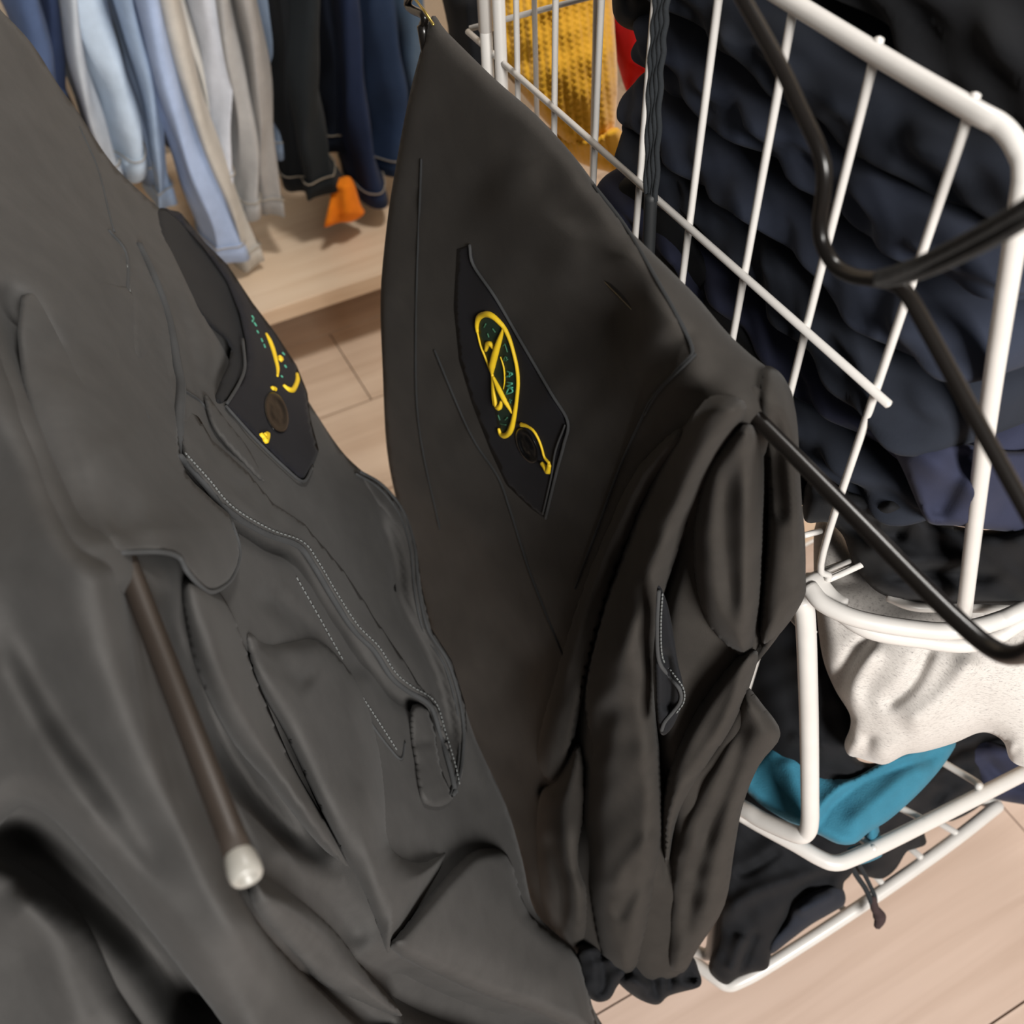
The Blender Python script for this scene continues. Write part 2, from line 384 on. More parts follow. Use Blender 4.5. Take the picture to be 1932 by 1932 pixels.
JL = [ # top x, bottom x, bottom y, width, colour, label
 (35, 120, 330, 70, (62, 84, 128), 'mid blue jeans leftmost in the far row', 0.0),
 (78, 150, 360, 36, (40, 58, 100), 'narrow dark blue jeans second from left in far row', .03),
 (120, 215, 360, 30, (158, 168, 180), 'pale grey jeans with puckered seam near left of far row', 0),
 (150, 258, 330, 62, (158, 178, 200), 'wide ice blue jeans near the left of the far row', .01),
 (178, 285, 345, 36, (88, 104, 130), 'slate blue jeans just right of the ice blue pair', .05),
 (212, 300, 300, 42, (116, 130, 140), 'grey green jeans half hidden behind pale pairs', .10),
 (236, 322, 395, 32, (132, 156, 188), 'slim sky blue jeans beside the longest pair', 0),
 (268, 432, 500, 50, (134, 156, 196), 'long sky blue jeans hanging lowest beside beige pair', -.05),
 (298, 474, 508, 40, (164, 160, 152), 'beige grey jeans hanging lowest of the row', -.04),
 (328, 432, 360, 34, (176, 174, 168), 'light stone jeans in middle of far row', .02),
 (352, 400, 200, 36, (56, 70, 98), 'short dark blue jeans tucked between pale pairs', .10),
 (394, 434, 356, 42, (172, 178, 190), 'silver grey jeans ending without turn-up', -.01),
 (428, 478, 412, 38, (146, 146, 146), 'mid grey jeans with dark hem, left of two', -.02),
 (460, 524, 410, 40, (138, 136, 134), 'mid grey jeans with dark hem, right of two', -.02),
 (496, 536, 292, 34, (120, 142, 172), 'faded pale blue jeans beside the black pair', .05),
 (530, 580, 368, 46, (24, 29, 34), 'black jeans beside the grey pairs', .0),
 (572, 612, 372, 56, (34, 42, 48), 'charcoal jeans with flared open hem', -.03),
 (618, 650, 290, 44, (22, 32, 52), 'dark navy jeans hanging behind the orange cloth', .04),
 (655, 705, 386, 44, (30, 48, 90), 'navy blue jeans with tan hem stitching', -.01),
 (720, 745, 330, 60, (38, 64, 108), 'bright navy jeans with double stitched hem', .03),
 (785, 800, 260, 60, (74, 104, 138), 'washed blue jeans at right end of far row', .05)]
JL += [(190, 262, 300, 46, (30, 38, 58), 'dark jeans added to darken the gap behind the ice blue pair', .16), (296, 360, 300, 46, (46, 58, 84), 'indigo jeans added to darken the gap behind the longest pair', .17),  # dark pairs added behind the row to darken its gaps
 (505, 520, 260, 50, (22, 26, 34), 'black jeans added to darken the gap behind the faded pair', .17), (690, 690, 270, 60, (20, 26, 40), 'blue black jeans added to darken the gap behind the navy pairs', .18), (60, 130, 300, 50, (28, 38, 62), 'navy jeans added to darken the gap behind the leftmost pair', .16)]
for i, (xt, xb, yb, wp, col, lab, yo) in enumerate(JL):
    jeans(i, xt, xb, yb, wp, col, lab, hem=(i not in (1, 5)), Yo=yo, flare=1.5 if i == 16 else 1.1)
rail = thing('clothes_rail', 'steel rail carrying the row of jeans', 'rail', (0, 1.7, 1.15))
tube('rod', np.array([[-1.1, 1.7, 1.15], [1.1, 1.7, 1.15]]), .012, STEEL, rail, n=16)
oc = Cloth([(628, 345), (655, 332), (668, 345), (680, 385), (688, 402), (665, 418), (640, 420), (618, 428), (612, 425), (622, 380)],
           [(610, 330, dy_(610, 330, 1.60)), (690, 330, dy_(690, 330, 1.6)), (650, 430, dy_(650, 430, 1.57)), (620, 400, dy_(620, 400, 1.57))],
           [('r', .012, 16, [(650, 340), (655, 380), (660, 415)]), ('v', .01, 10, [(635, 350), (636, 425)])], thick=.03, rim=16, rimb=20, step=5)
tag(oc.make('orange_cloth', ORANGE), 'bright orange cloth corner showing below the dark jeans', 'cloth')

# ------------------------------------------------------------------ white wire baskets
XB = .339
def zc(z): return z + CAMZ
ZR, ZM, ZF = zc(-.210), zc(-.363), zc(-.541)
Y0, Y1, X1 = .247, .735, .86
bk = thing('wire_basket', 'deep white wire basket full of dark folded clothes', 'basket', (.6, .49, ZF), 'white wire baskets in one tower')
def arc(c, a, b, n=6): return [tuple(c + math.cos(t) * a + math.sin(t) * b) for t in np.linspace(0, math.pi / 2, n)]
# rim with rounded corners; at the front corners it drops down to the floor of the basket
pf = at(1918, 430, .415); pm = at(1862, 800, .505); pb_ = at(1818, 1165, .640)
top = [(XB, Y0 + .02, ZR), (XB, Y1, ZR)]
P = [pb_, pm, pf, at(1932, 330, .400), at(1922, 285, .399), at(1890, 240, .402), at_x(1830, 205, XB), at_x(1650, 100, XB), (XB, .45, ZR), (XB, .60, ZR), (XB, .70, ZR), (XB + .02, Y1, ZR), (XB + .06, Y1 + .01, ZR), (.6, Y1 + .01, ZR), (X1, Y1 + .01, ZR)]
tube('rim', spline(P, 8), .0047, WHITE, bk, n=14)
tube('rim', spline([(X1, Y1 + .01, ZR), (X1 + .01, Y1 - .05, ZR), (X1 + .01, .3, ZR), (X1, .21, ZR - .03), (X1 - .02, .2, ZF)], 8), .0047, WHITE, bk, n=14)
ys = [.265 + .0575 * i for i in range(9)]
for i, y in enumerate(ys):
    pts = [(XB + .002, y, ZR + .004), (XB, y, ZM), (XB, y, ZF + .04), (XB + .012, y, ZF + .008), (XB + .04, y, ZF), (.6, y, ZF), (X1 - .05, y, ZF), (X1 - .02, y, ZF + .01), (X1, y, ZF + .05), (X1 + .01, y, ZR)]
    tube('side_wire', spline(pts, 5), .0023, WHITE, bk, n=8)
for z, y0, y1 in ((ZM, .2515, Y1 + .01),):
    tube('side_rail', np.array([[XB - .004, y0, z], [XB - .004, .4, z], [XB - .004, y1, z]]), .0024, WHITE, bk, n=10)
    tube('side_rail', np.array([[X1 + .014, .25, z], [X1 + .014, y1, z]]), .0024, WHITE, bk, n=10)
for k, x in enumerate(np.arange(XB + .055, X1, .0575)):
    tube('back_wire', np.array([[x, Y1 + .01, ZR], [x, Y1 + .004, ZF]]), .0023, WHITE, bk, n=8)
for z in (ZM, zc(-.30)): tube('back_rail', np.array([[XB + .0, Y1 + .014, z], [X1, Y1 + .014, z]]), .0024, WHITE, bk, n=8)
fr = [at(1526, 1108, .662), at(1555, 1140, .655), at(1620, 1168, .648), at(1720, 1186, .642), at(1800, 1190, .638), at(1880, 1172, .642), at(1960, 1135, .648), at_y(2200, 1010, .2)]
tube('front_rim', spline(fr, 8), .0058, WHITE, bk, n=14)
fr = [at(1576, 1150, .668), at(1640, 1190, .66), at(1740, 1208, .655), at(1820, 1216, .652), at(1880, 1200, .655), at(1965, 1150, .662), at_y(2200, 1030, .2)]
tube('front_rim', spline(fr, 8), .0055, WHITE, bk, n=14)
fr = [at(1676, 1126, .69), at(1720, 1143, .685), at(1780, 1146, .685), at(1960, 1142, .69), at(2100, 1100, .70)]
tube('floor_wire', spline(fr, 8), .0036, WHITE, bk, n=10)
bpl = spline([at(1530, 1092, .665), at(1560, 1130, .66), at(1585, 1148, .655)], 5)
tube('corner_bracket', bpl, .010, WHITE, bk, n=12, flat=.35)
for a, b in (((1526, 1088, .675), (1602, 1058, .69)), ((1530, 1104, .68), (1602, 1072, .695)), ((1518, 1010, .70), (1548, 1002, .71))):
    tube('floor_wire', np.array([at(*a), at(*b)]), .0022, WHITE, bk, n=8)
# uprights of the frame at the far corner
fm = thing('basket_frame', 'white steel frame posts holding the wire baskets', 'frame', (.6, .73, 0))
for px in (917, 943):
    p = at_x(px, 60, XB - .004 + (.0 if px > 930 else -.004)); 
    tube('post', np.array([[p[0], p[1], .0], [p[0], p[1], 1.34]]), .0048, WHITE, fm, n=14)
    tube('post', np.array([[X1 + .03, p[1], .0], [X1 + .03, p[1], 1.34]]), .0048, WHITE, fm, n=14)
p = at_x(917, 60, XB - .008)
tube('sleeve', np.array([[p[0], p[1], zc(-.345)], [p[0], p[1], 1.34]]), .0056, WHITE, fm, n=14)
tube('crossbar', np.array([[p[0], p[1], .05], [X1 + .03, p[1], .05]]), .0048, WHITE, fm, n=12)

# second basket
Z2 = zc(-.87)
b2 = thing('wire_basket', 'middle white wire basket holding grey heather and teal clothes', 'basket', (.6, .45, Z2), 'white wire baskets in one tower')
P = [at(1512, 1130, .69), at(1520, 1175, .70), at(1526, 1350, .75), at(1528, 1500, .79), at(1528, 1548, .803), at(1522, 1570, .812), at(1502, 1574, .818), at(1440, 1548, .84), at(1395, 1522, .86), at(1300, 1480, .92)]
tube('front_upright', spline(P, 8), .0072, WHITE, b2, n=14)
P = [at(1290, 1440, .95), at(1380, 1520, .885), at(1420, 1548, .872), at(1500, 1592, .855), at(1545, 1618, .848), at(1575, 1628, .846), at(1610, 1618, .85), at(1700, 1576, .865), at(1932, 1458, .905), at(2150, 1345, .95)]
tube('front_rim', spline(P, 8), .0068, WHITE, b2, n=14)
for a, b, c in (((1768, 1432, .93), (1842, 1476, .90), (1846, 1484, .886)), ((1660, 1505, .90), (1738, 1544, .878), (1744, 1552, .868)), ((1580, 1560, .875), (1640, 1592, .862), (1648, 1602, .850)), ((1870, 1375, .96), (1950, 1420, .93), (1956, 1428, .92))):
    A = at(*a); B = at(*b); tube('floor_wire', spline([A + (A - B) * 3, A, B, at(*c)], 4), .0034, WHITE, b2, n=8)
for y in (.30, .44, .58, .72): tube('side_wire', spline([(XB + .01, y, Z2 + .27), (XB + .01, y, Z2 + .03), (XB + .04, y, Z2 - .005), (X1 - .05, y, Z2 - .005), (X1 - .01, y, Z2 + .03), (X1, y, Z2 + .27)], 4), .0024, WHITE, b2, n=8)
tube('rim', spline([(XB + .01, .26, Z2 + .274), (XB + .01, .70, Z2 + .274), (XB + .05, Y1, Z2 + .274), (X1 - .04, Y1, Z2 + .274), (X1, .70, Z2 + .274), (X1, .26, Z2 + .274), (X1 - .005, .21, Z2 + .24), (X1 - .01, .19, Z2 + .03)], 6), .0047, WHITE, b2, n=10)
# third basket
Z3 = zc(-1.06)
b3 = thing('wire_basket', 'lowest white wire basket close above the floor with black clothes', 'basket', (.55, .45, Z3), 'white wire baskets in one tower')
P = [at(1240, 1760, 1.08), at(1300, 1808, 1.045), at(1350, 1845, 1.025), at(1372, 1858, 1.02), at(1395, 1852, 1.018), at(1450, 1822, 1.02), at(1620, 1712, 1.03), at(1780, 1600, 1.045), at(1868, 1532, 1.055), at(1880, 1520, 1.06), at(1862, 1512, 1.065), at(1840, 1502, 1.07)]
tube('front_rim', spline(P, 8), .0068, WHITE, b3, n=12)
P = [at(1350, 1690, .99), at(1347, 1740, 1.0), at(1343, 1785, 1.01), at(1335, 1800, 1.015), at(1318, 1796, 1.02), at(1290, 1785, 1.035)]
tube('front_upright', spline(P, 6), .0058, WHITE, b3, n=10)
for a, b in (((1750, 1540, 1.07), (1805, 1572, 1.045)), ((1705, 1590, 1.06), (1738, 1618, 1.038)), ((1640, 1640, 1.05), (1665, 1668, 1.035)), ((1560, 1690, 1.05), (1600, 1722, 1.03))):
    A = at(*a); B = at(*b); tube('floor_wire', np.array([A + (A - B) * 3, A, B]), .0034, WHITE, b3, n=8)

for y in (.32, .46, .60, .72): tube('side_wire', spline([(XB + .01, y, Z3 + .16), (XB + .01, y, Z3 + .03), (XB + .04, y, Z3 - .03), (X1 - .05, y, Z3 - .03), (X1 - .01, y, Z3 + .03), (X1, y, Z3 + .16)], 4), .0024, WHITE, b3, n=8)
tube('rim', spline([(XB + .01, .28, Z3 + .164), (XB + .01, .70, Z3 + .164), (XB + .05, Y1, Z3 + .164), (X1 - .04, Y1, Z3 + .164), (X1, .70, Z3 + .164), (X1, .26, Z3 + .164), (X1 - .01, .2, Z3 + .02)], 6), .0047, WHITE, b3, n=10)
# ------------------------------------------------------------------ folded clothes in the top basket
def loaf(x0, x1, y0, y1, zc_, h, seed, lobes=2, amp=.006, name='folded', skew=0.0):
    """a folded garment: section in X-Z with a lobed fold edge, swept along Y with rounded ends"""
    rs = np.random.RandomState(seed); NY, NS = 96, 72; ph = rs.uniform(0, 6.28, 8); V = []; Fc = []
    for j in range(NY):
        t = j / (NY - 1); y = y0 + (y1 - y0) * (.5 - .5 * math.cos(math.pi * t)); e = math.sqrt(max(0.0, 1 - abs(2 * (y - y0) / (y1 - y0) - 1) ** 16)); e = max(e, .02)
        zz = zc_ + amp * math.sin(9 * y + ph[0]) + amp * .5 * math.sin(23 * y + ph[1]) + skew * (y - y0)
        hh = h * (1 + .22 * math.sin(12 * y + ph[2]) + .1 * math.sin(29 * y + ph[6])) * (.25 + .75 * e)
        xs = x0 + .007 * math.sin(11 * y + ph[3]) + .003 * math.sin(31 * y + ph[4]) + (1 - e) * .02
        for k in range(NS):
            a = 2 * math.pi * k / NS; ca, sa = math.cos(a), math.sin(a)
            X = (xs + x1) / 2 - (x1 - xs) / 2 * math.copysign(abs(ca) ** .22, ca); Zl = sa * hh / 2 * (abs(sa) ** -.35 if abs(sa) > 1e-6 else 1)
            Zl = math.copysign(min(abs(Zl), hh / 2), sa)
            if ca > 0: X += .012 * abs(Zl / (hh / 2 + 1e-9)) ** 3 + .006 * (0.5 + .5 * math.cos(lobes * 2 * math.pi * Zl / hh + ph[5]))
            if ca > 0:
                for q in range(5):
                    X += .0022 * math.sin((26 + 17 * q) * y * (1 + .1 * q) + (60 + 45 * q) * Zl * (1 if q % 2 else -1) + ph[q]) * (.4 + .6 * ca)
            V.append((X, y, zz + Zl + .002 * math.sin(40 * X + 14 * y + ph[7]) * abs(sa)))
    for j in range(NY - 1):
        for k in range(NS): Fc.append((j * NS + k, j * NS + (k + 1) % NS, (j + 1) * NS + (k + 1) % NS, (j + 1) * NS + k))
    Fc.append(tuple(range(NS))[::-1]); Fc.append(tuple(range((NY - 1) * NS, NY * NS)))
    return np.array(V), Fc
LAY = [ # z centre (from camera height), height, front y, far y, material, lobes, label
 (-.505, .046, .30, .60, BLK2, 1, 'deep black folded garment at bottom of the top basket'),
 (-.462, .044, .235, .60, NAVY2, 2, 'dark navy folded garment second from bottom of top basket'),
 (-.421, .042, .225, .585, NAVY3, 1, 'bright navy folded garment below the middle rail'),
 (-.380, .044, .23, .575, NAVY2, 2, 'dark navy folded garment right behind the middle rail'),
 (-.338, .044, .225, .58, NAVY, 1, 'navy twill garment folded just above the middle rail'),
 (-.296, .044, .225, .575, NAVY, 2, 'navy garment in the middle of the top basket pile'),
 (-.252, .046, .22, .57, NAVY2, 1, 'dark navy garment near the top of the basket pile'),
 (-.206, .048, .215, .575, BLK2, 2, 'black folded garment level with the basket rim'),
 (-.156, .052, .20, .56, BLK2, 1, 'black folded garment topmost, heaped above the basket rim')]
for i, (z, h, ya, yb, m, lb, lab) in enumerate(LAY):
    v, f = loaf(XB + .010 + .004 * (i % 3) + (.035 if i == 8 else .012 if i == 7 else 0), X1 - .06, ya, yb, zc(z), h, 20 + i, lb, amp=.005, skew=-.015 if i > 3 else .0)
    tag(obj('folded_garment', v, f, m), lab, 'garment', 'dark clothes piled in the top basket')

def lobe(parent, base, out, mat, folds=(), lift=.02, curl=.035, rim=40, step=8, seed=1, wr=.0012, ws=110, name='leg_fold', sm=4, lf=None):
    """a rounded fold of cloth standing proud of the sheet it belongs to"""
    b = base.base if lf is None else lf
    c = Cloth(out, (lambda x, y: b(x, y) - lift), folds, curl=curl, rim=rim, thick=.012, rimb=rim, step=step, seed=seed, wr=wr, wscale=ws, sm=sm)
    c.make(name, mat, parent); return c
# ------------------------------------------------------------------ middle cargo trousers, folded over the hanger bar
XH, ZBAR = .255, zc(-.343)
def proj(p):
    c = R.T @ (np.asarray(p, float) - CAM); return CX + F * c[0] / c[2], CX + F * c[1] / c[2], c[2]
def over_bar(pts, up): return [(x, y, d - up) for x, y, d in map(proj, pts)]
def D(*l): return list(l)
MD = [(820, 60, .655), (930, 150, .62), (1070, 290, .575), (1190, 400, .55), (1310, 530, .525), (1400, 670, .500), (1470, 720, .50), (740, 350, .80), (722, 560, .86), (740, 880, 1.03),
      (900, 350, .68), (900, 650, .78), (1000, 500, .64), (1050, 750, .70), (1150, 600, .595), (1200, 800, .60), (860, 900, .92), (1000, 1000, .85), (900, 1250, 1.02), (1000, 1250, .95), (1100, 1050, .75),
      (950, 1500, 1.04), (1050, 1500, .92), (1180, 1250, .69), (1300, 900, .565), (1300, 1100, .615), (1440, 850, .520), (1500, 950, .54), (1500, 1130, .59), (1300, 1300, .68), (1420, 1350, .66),
      (1180, 1450, .76), (1350, 1550, .76), (1150, 1650, .84), (1280, 1700, .84), (1060, 1750, .94), (1200, 1830, .90)]
MF = [('v', .008, 26, D((1120, 1120), (1080, 1290), (1050, 1420))), ('v', .010, 22, D((1450, 800), (1452, 900), (1448, 1050), (1440, 1200))),
      ('v', .020, 18, D((1300, 960), (1262, 1075), (1238, 1180), (1238, 1400), (1258, 1520), (1262, 1700))), ('v', .018, 16, D((1290, 815), (1225, 910), (1160, 1050), (1110, 1200), (1090, 1400), (1100, 1600))),
      ('v', .016, 14, D((1446, 860), (1448, 1000), (1436, 1190), (1390, 1300), (1300, 1470))), ('v', .014, 16, D((1010, 1480), (1060, 1490), (1100, 1420))),
      ('r', .004, 40, D((1178, 440), (1290, 640))), ('v', .004, 40, D((1000, 300), (1130, 480), (1180, 640))),
      ('v', .005, 26, D((900, 980), (1000, 1150), (1100, 1350))), ('r', .005, 30, D((880, 930), (960, 1100), (1080, 1320)))]
MOUT = [(815, 30), (845, 62), (935, 150), (1010, 215), (1075, 285), (1125, 350), (1180, 425), (1250, 495), (1315, 560), (1370, 625), (1420, 672), (1468, 708), (1492, 735), (1500, 780), (1508, 900), (1518, 1000), (1520, 1080), (1514, 1130),
        (1465, 1205), (1405, 1288), (1432, 1325), (1470, 1385), (1430, 1445), (1398, 1520), (1385, 1600), (1372, 1680), (1366, 1706), (1318, 1785), (1290, 1835), (1240, 1850), (1185, 1850), (1120, 1815), (1060, 1790), (1020, 1760), (1000, 1700),
        (960, 1560), (900, 1420), (850, 1290), (800, 1150), (775, 1030), (752, 960), (730, 850), (722, 700), (718, 560), (728, 440), (742, 340), (768, 200), (790, 110)]
tm = thing('cargo_trousers', 'black cargo trousers folded over the hanger bar in mid picture, emblem tab', 'trousers', (.24, .40, ZBAR), 'black cargo trousers on hangers')
MD += over_bar([(XH, y, zc(-.343)) for y in np.linspace(.27, .58, 8)], .021)
MB = Cloth(MOUT, MD, MF, curl=.016, rim=30, thick=.05, rimb=90, step=8, seed=11, wr=.0022, wscale=170, sm=4, big=True)
MB.make('leg', BLACK, tm)
# the legs, doubled over the bar, hang in deep rounded folds at its end
lobe(tm, MB, [(1046, 1470), (1092, 1400), (1108, 1500), (1098, 1620), (1114, 1690), (1104, 1790), (1050, 1785), (1015, 1710), (1002, 1600), (1012, 1500)], BLACK, [('r', .010, 16, D((1090, 1420), (1060, 1550), (1090, 1700), (1080, 1780))), ('v', .01, 12, D((1030, 1560), (1060, 1680), (1050, 1780)))], .02, .05, 44, 7, 3)
lobe(tm, MB, [(1282, 800), (1222, 850), (1180, 910), (1120, 1040), (1075, 1170), (1035, 1300), (1008, 1405), (1012, 1450), (1040, 1478), (1072, 1440), (1092, 1350), (1115, 1240), (1150, 1120), (1190, 1010), (1240, 910), (1300, 830)], BLACK, [('v', .008, 12, D((1180, 1000), (1110, 1180), (1060, 1340)))], .022, .05, 36, 7, 4)
ma = lobe(tm, MB, [(1335, 745), (1270, 825), (1215, 930), (1170, 1050), (1130, 1170), (1102, 1300), (1108, 1400), (1096, 1520), (1102, 1640), (1116, 1740), (1138, 1818), (1192, 1848), (1217, 1780), (1240, 1660), (1252, 1550), (1247, 1440), (1236, 1340), (1232, 1240), (1246, 1150), (1274, 1060), (1315, 960), (1360, 860), (1412, 782), (1398, 746)], BLACK,
     [('r', .012, 24, D((1360, 790), (1270, 960), (1200, 1140), (1160, 1320), (1150, 1500))), ('v', .012, 22, D((1180, 1280), (1130, 1390), (1115, 1500), (1112, 1620), (1135, 1720))), ('r', .008, 16, D((1150, 1690), (1190, 1620), (1240, 1570))), ('v', .008, 14, D((1160, 1740), (1200, 1680), (1235, 1640))), ('r', .006, 20, D((1225, 1450), (1215, 1640), (1195, 1800)))], .030, .055, 44, 7, 5, wr=.002)
lobe(tm, MB, [(1440, 692), (1478, 710), (1502, 780), (1510, 900), (1520, 1080), (1514, 1135), (1462, 1205), (1434, 1195), (1448, 1000), (1446, 860), (1428, 760)], BLACK, [('v', .010, 14, D((1462, 760), (1470, 900), (1478, 1000))), ('r', .006, 14, D((1495, 780), (1500, 900), (1508, 1080)))], .016, .035, 36, 7, 6)
lobe(tm, MB, [(1400, 1292), (1438, 1328), (1473, 1386), (1432, 1444), (1402, 1518), (1386, 1600), (1367, 1708), (1318, 1788), (1288, 1836), (1256, 1822), (1262, 1700), (1278, 1580), (1330, 1460), (1385, 1370)], BLACK, [('v', .012, 16, D((1420, 1330), (1380, 1460), (1320, 1620), (1290, 1800))), ('r', .008, 20, D((1390, 1500), (1350, 1640), (1330, 1760)))], .018, .04, 40, 7, 7, wr=.002)
lob = lobe(tm, MB, [(1402, 796), (1428, 806), (1442, 860), (1441, 1000), (1436, 1120), (1424, 1200), (1412, 1238), (1392, 1238), (1345, 1195), (1318, 1140), (1306, 1060), (1307, 980), (1330, 890), (1368, 830)], BLACK,
     [('v', .006, 18, D((1375, 850), (1368, 1000), (1385, 1180))), ('r', .006, 16, D((1405, 840), (1404, 1000), (1404, 1200)))], .034, .05, 40, 6, 8, wr=.0008)
lobe(tm, MB, [(1392, 1234), (1430, 1230), (1416, 1290), (1385, 1370), (1345, 1430), (1305, 1490), (1274, 1555), (1258, 1640), (1250, 1540), (1260, 1460), (1285, 1390), (1330, 1310)], BLACK,
     [('r', .006, 14, D((1415, 1250), (1360, 1380), (1290, 1490), (1262, 1570)))], .032, .05, 30, 6, 9, wr=.0008)
# turned edge where the cloth folds round the bar end
tube('rolled_edge', spline([at(1270, 850, .60), at(1300, 800, .545), at(1345, 752, .512), at(1390, 738, .492), at(1425, 748, .484), at(1438, 778, .486), at(1436, 815, .495), at(1430, 850, .53)], 8), .0042, BLACK, tm, n=10)
# cuffs bunched below
for q, (o_, d_, f_) in enumerate((
    ([(1095, 1780), (1140, 1795), (1185, 1830), (1165, 1860), (1150, 1885), (1125, 1890), (1100, 1870), (1090, 1830)], .90, [('v', .012, 10, D((1130, 1790), (1140, 1850), (1130, 1885)))]),
    ([(1175, 1815), (1230, 1790), (1300, 1800), (1318, 1830), (1322, 1860), (1285, 1872), (1260, 1880), (1240, 1896), (1205, 1885), (1170, 1858), (1160, 1835)], .90, [('v', .012, 9, D((1205, 1810), (1230, 1850), (1245, 1890))), ('v', .012, 9, D((1270, 1800), (1262, 1875))), ('r', .01, 12, D((1180, 1840), (1230, 1870))), ('v', .01, 8, D((1290, 1838), (1320, 1850)))]))):
    c = Cloth(o_, [(o_[0][0], o_[0][1], d_), (o_[2][0], o_[2][1], d_ - .01), (o_[5][0], o_[5][1], d_ + .0), (1200, 1870, d_), (1100, 1850, d_ + .01)], f_, curl=.02, rim=18, thick=.05, rimb=30, step=6, seed=30 + q, wr=.004, wscale=50)
    c.make('cuff', BLK2, tm)
# panel seams
MB.line('seam', D((1120, 350), (1180, 428), (1240, 530), (1290, 620), (1306, 662), (1296, 680), (1235, 745), (1210, 790), (1170, 880), (1126, 1000), (1085, 1110)), .0011, SEAM2, tm, .0006)
MB.line('seam', D((1313, 668), (1246, 735), (1216, 782)), .0008, SEAM2, tm, .0008)
MB.line('seam', D((820, 660), (870, 780), (900, 840), (940, 900), (962, 960), (1000, 1080), (1060, 1230), (1100, 1320)), .0012, SEAM2, tm, .0004)
MB.line('seam', D((795, 300), (785, 600), (790, 800), (830, 1000)), .001, SEAM2, tm, .0003)
# side pocket slit with frayed edge
pk = Cloth([(1240, 1108), (1256, 1130), (1268, 1180), (1278, 1245), (1290, 1310), (1270, 1370), (1246, 1385), (1238, 1320), (1236, 1220)], [(1240, 1110, .585), (1290, 1180, .60), (1300, 1250, .615), (1240, 1250, .625), (1245, 1380, .665), (1280, 1350, .655)],
           [('v', .012, 10, D((1252, 1220), (1262, 1290), (1258, 1350)))], curl=.004, rim=8, thick=.004, rimb=10, step=5, seed=8, wr=.0005)
pk.make('pocket_edge', BLK2, tm)
pk.line('pocket_hem', D((1243, 1115), (1240, 1180), (1243, 1245), (1262, 1275), (1282, 1300), (1284, 1322), (1268, 1345), (1254, 1362), (1248, 1378)), .0013, SEAM, tm, .001)
pk.stitches('stitching', D((1250, 1120), (1247, 1180), (1250, 1240), (1268, 1268), (1289, 1298), (1290, 1324), (1274, 1348)), .0006, STITCH, tm, 7)
# felt tab with the emblem
tab = Cloth([(862, 470), (886, 462), (896, 500), (935, 560), (985, 645), (1040, 740), (1073, 795), (1066, 835), (1052, 890), (1030, 980), (1002, 960), (955, 915), (925, 850), (890, 760), (866, 680), (856, 580)],
            lambda x, y: MB.depth(x, y) - .0030, [], curl=.0025, rim=7, thick=.004, rimb=10, step=7, wr=0, sm=1)
tb = tab.make('emblem_tab', NAVYTAB, tm)
tab.line('tab_edge', D((886, 462), (893, 500), (935, 562), (985, 648), (1040, 742), (1071, 795), (1064, 838), (1050, 890), (1029, 978)), .0012, SEAM, tb, .001)
tab.line('tab_edge', D((1066, 802), (1048, 850), (1040, 900), (1024, 970)), .0008, SEAM, tb, .001)
def px1(x, y): return (850 + x * .2330, 550 + y * .2330)      # from the close-up crop of the emblem
def strokes(cl, name, lines, r, m, parent, conv, lift=.0014, widths=None):
    lst = []
    for i, l in enumerate(lines):
        Q = spline([conv(*p) for p in l], 6); P = cl.pt(Q[:, 0], Q[:, 1], lift); rr = r
        if widths: rr = np.interp(np.linspace(0, 1, len(Q)), np.linspace(0, 1, len(widths[i])), widths[i]) * .001
        lst.append(tube_vf(P, rr, 6))
    v, f = join_vf(lst); return obj(name, v, f, m, parent)
em = Cloth([px1(*p) for p in [(215, 300), (230, 220), (290, 175), (350, 200), (420, 270), (475, 360), (515, 480), (545, 620), (548, 760), (535, 900), (515, 1030), (490, 1130), (430, 1175), (395, 1150), (360, 980), (335, 800), (320, 640), (280, 560), (240, 420)]],
           lambda x, y: tab.depth(x, y) - .0012, [], curl=.001, rim=4, thick=.002, rimb=6, step=6, wr=0, sm=2)
emb = em.make('emblem', GDK, tb)
strokes(em, 'emblem_ring', [[(218, 330), (214, 270), (232, 210), (290, 182), (345, 200), (400, 250), (440, 300), (480, 390), (512, 500), (538, 620), (547, 740), (538, 860), (522, 980), (500, 1090), (470, 1150), (430, 1168), (405, 1150), (390, 1110)],
    [(218, 330), (245, 440), (285, 540), (320, 630), (340, 680), (345, 760), (350, 860), (358, 920)]], .0016, YTH, emb, px1, .0012, [[1.2, 2.3, 2.6, 2.0, 1.4, 1.5, 1.6, 2.6, 2.2, 1.2], [.8, .9, 1.1, 1.6, 1.6]])
strokes(em, 'compass_star', [[(428, 300), (395, 400), (365, 500), (340, 600), (335, 670)], [(345, 690), (395, 790), (440, 880), (500, 985)], [(285, 480), (300, 430), (325, 425), (352, 465)], [(345, 700), (350, 800), (362, 880), (375, 935), (400, 935), (412, 890)], [(405, 530), (432, 620), (438, 720), (428, 790)]],
    .0016, YTH, emb, px1, .0016, [[1.0, 2.2, 3.0, 3.0, 1.0], [1.2, 2.6, 2.4, 1.0], [1.2, 2.2, 2.2, 1.4], [1.2, 1.2, 1.8, 2.4, 1.2], [.5, .7, .6, .4]])
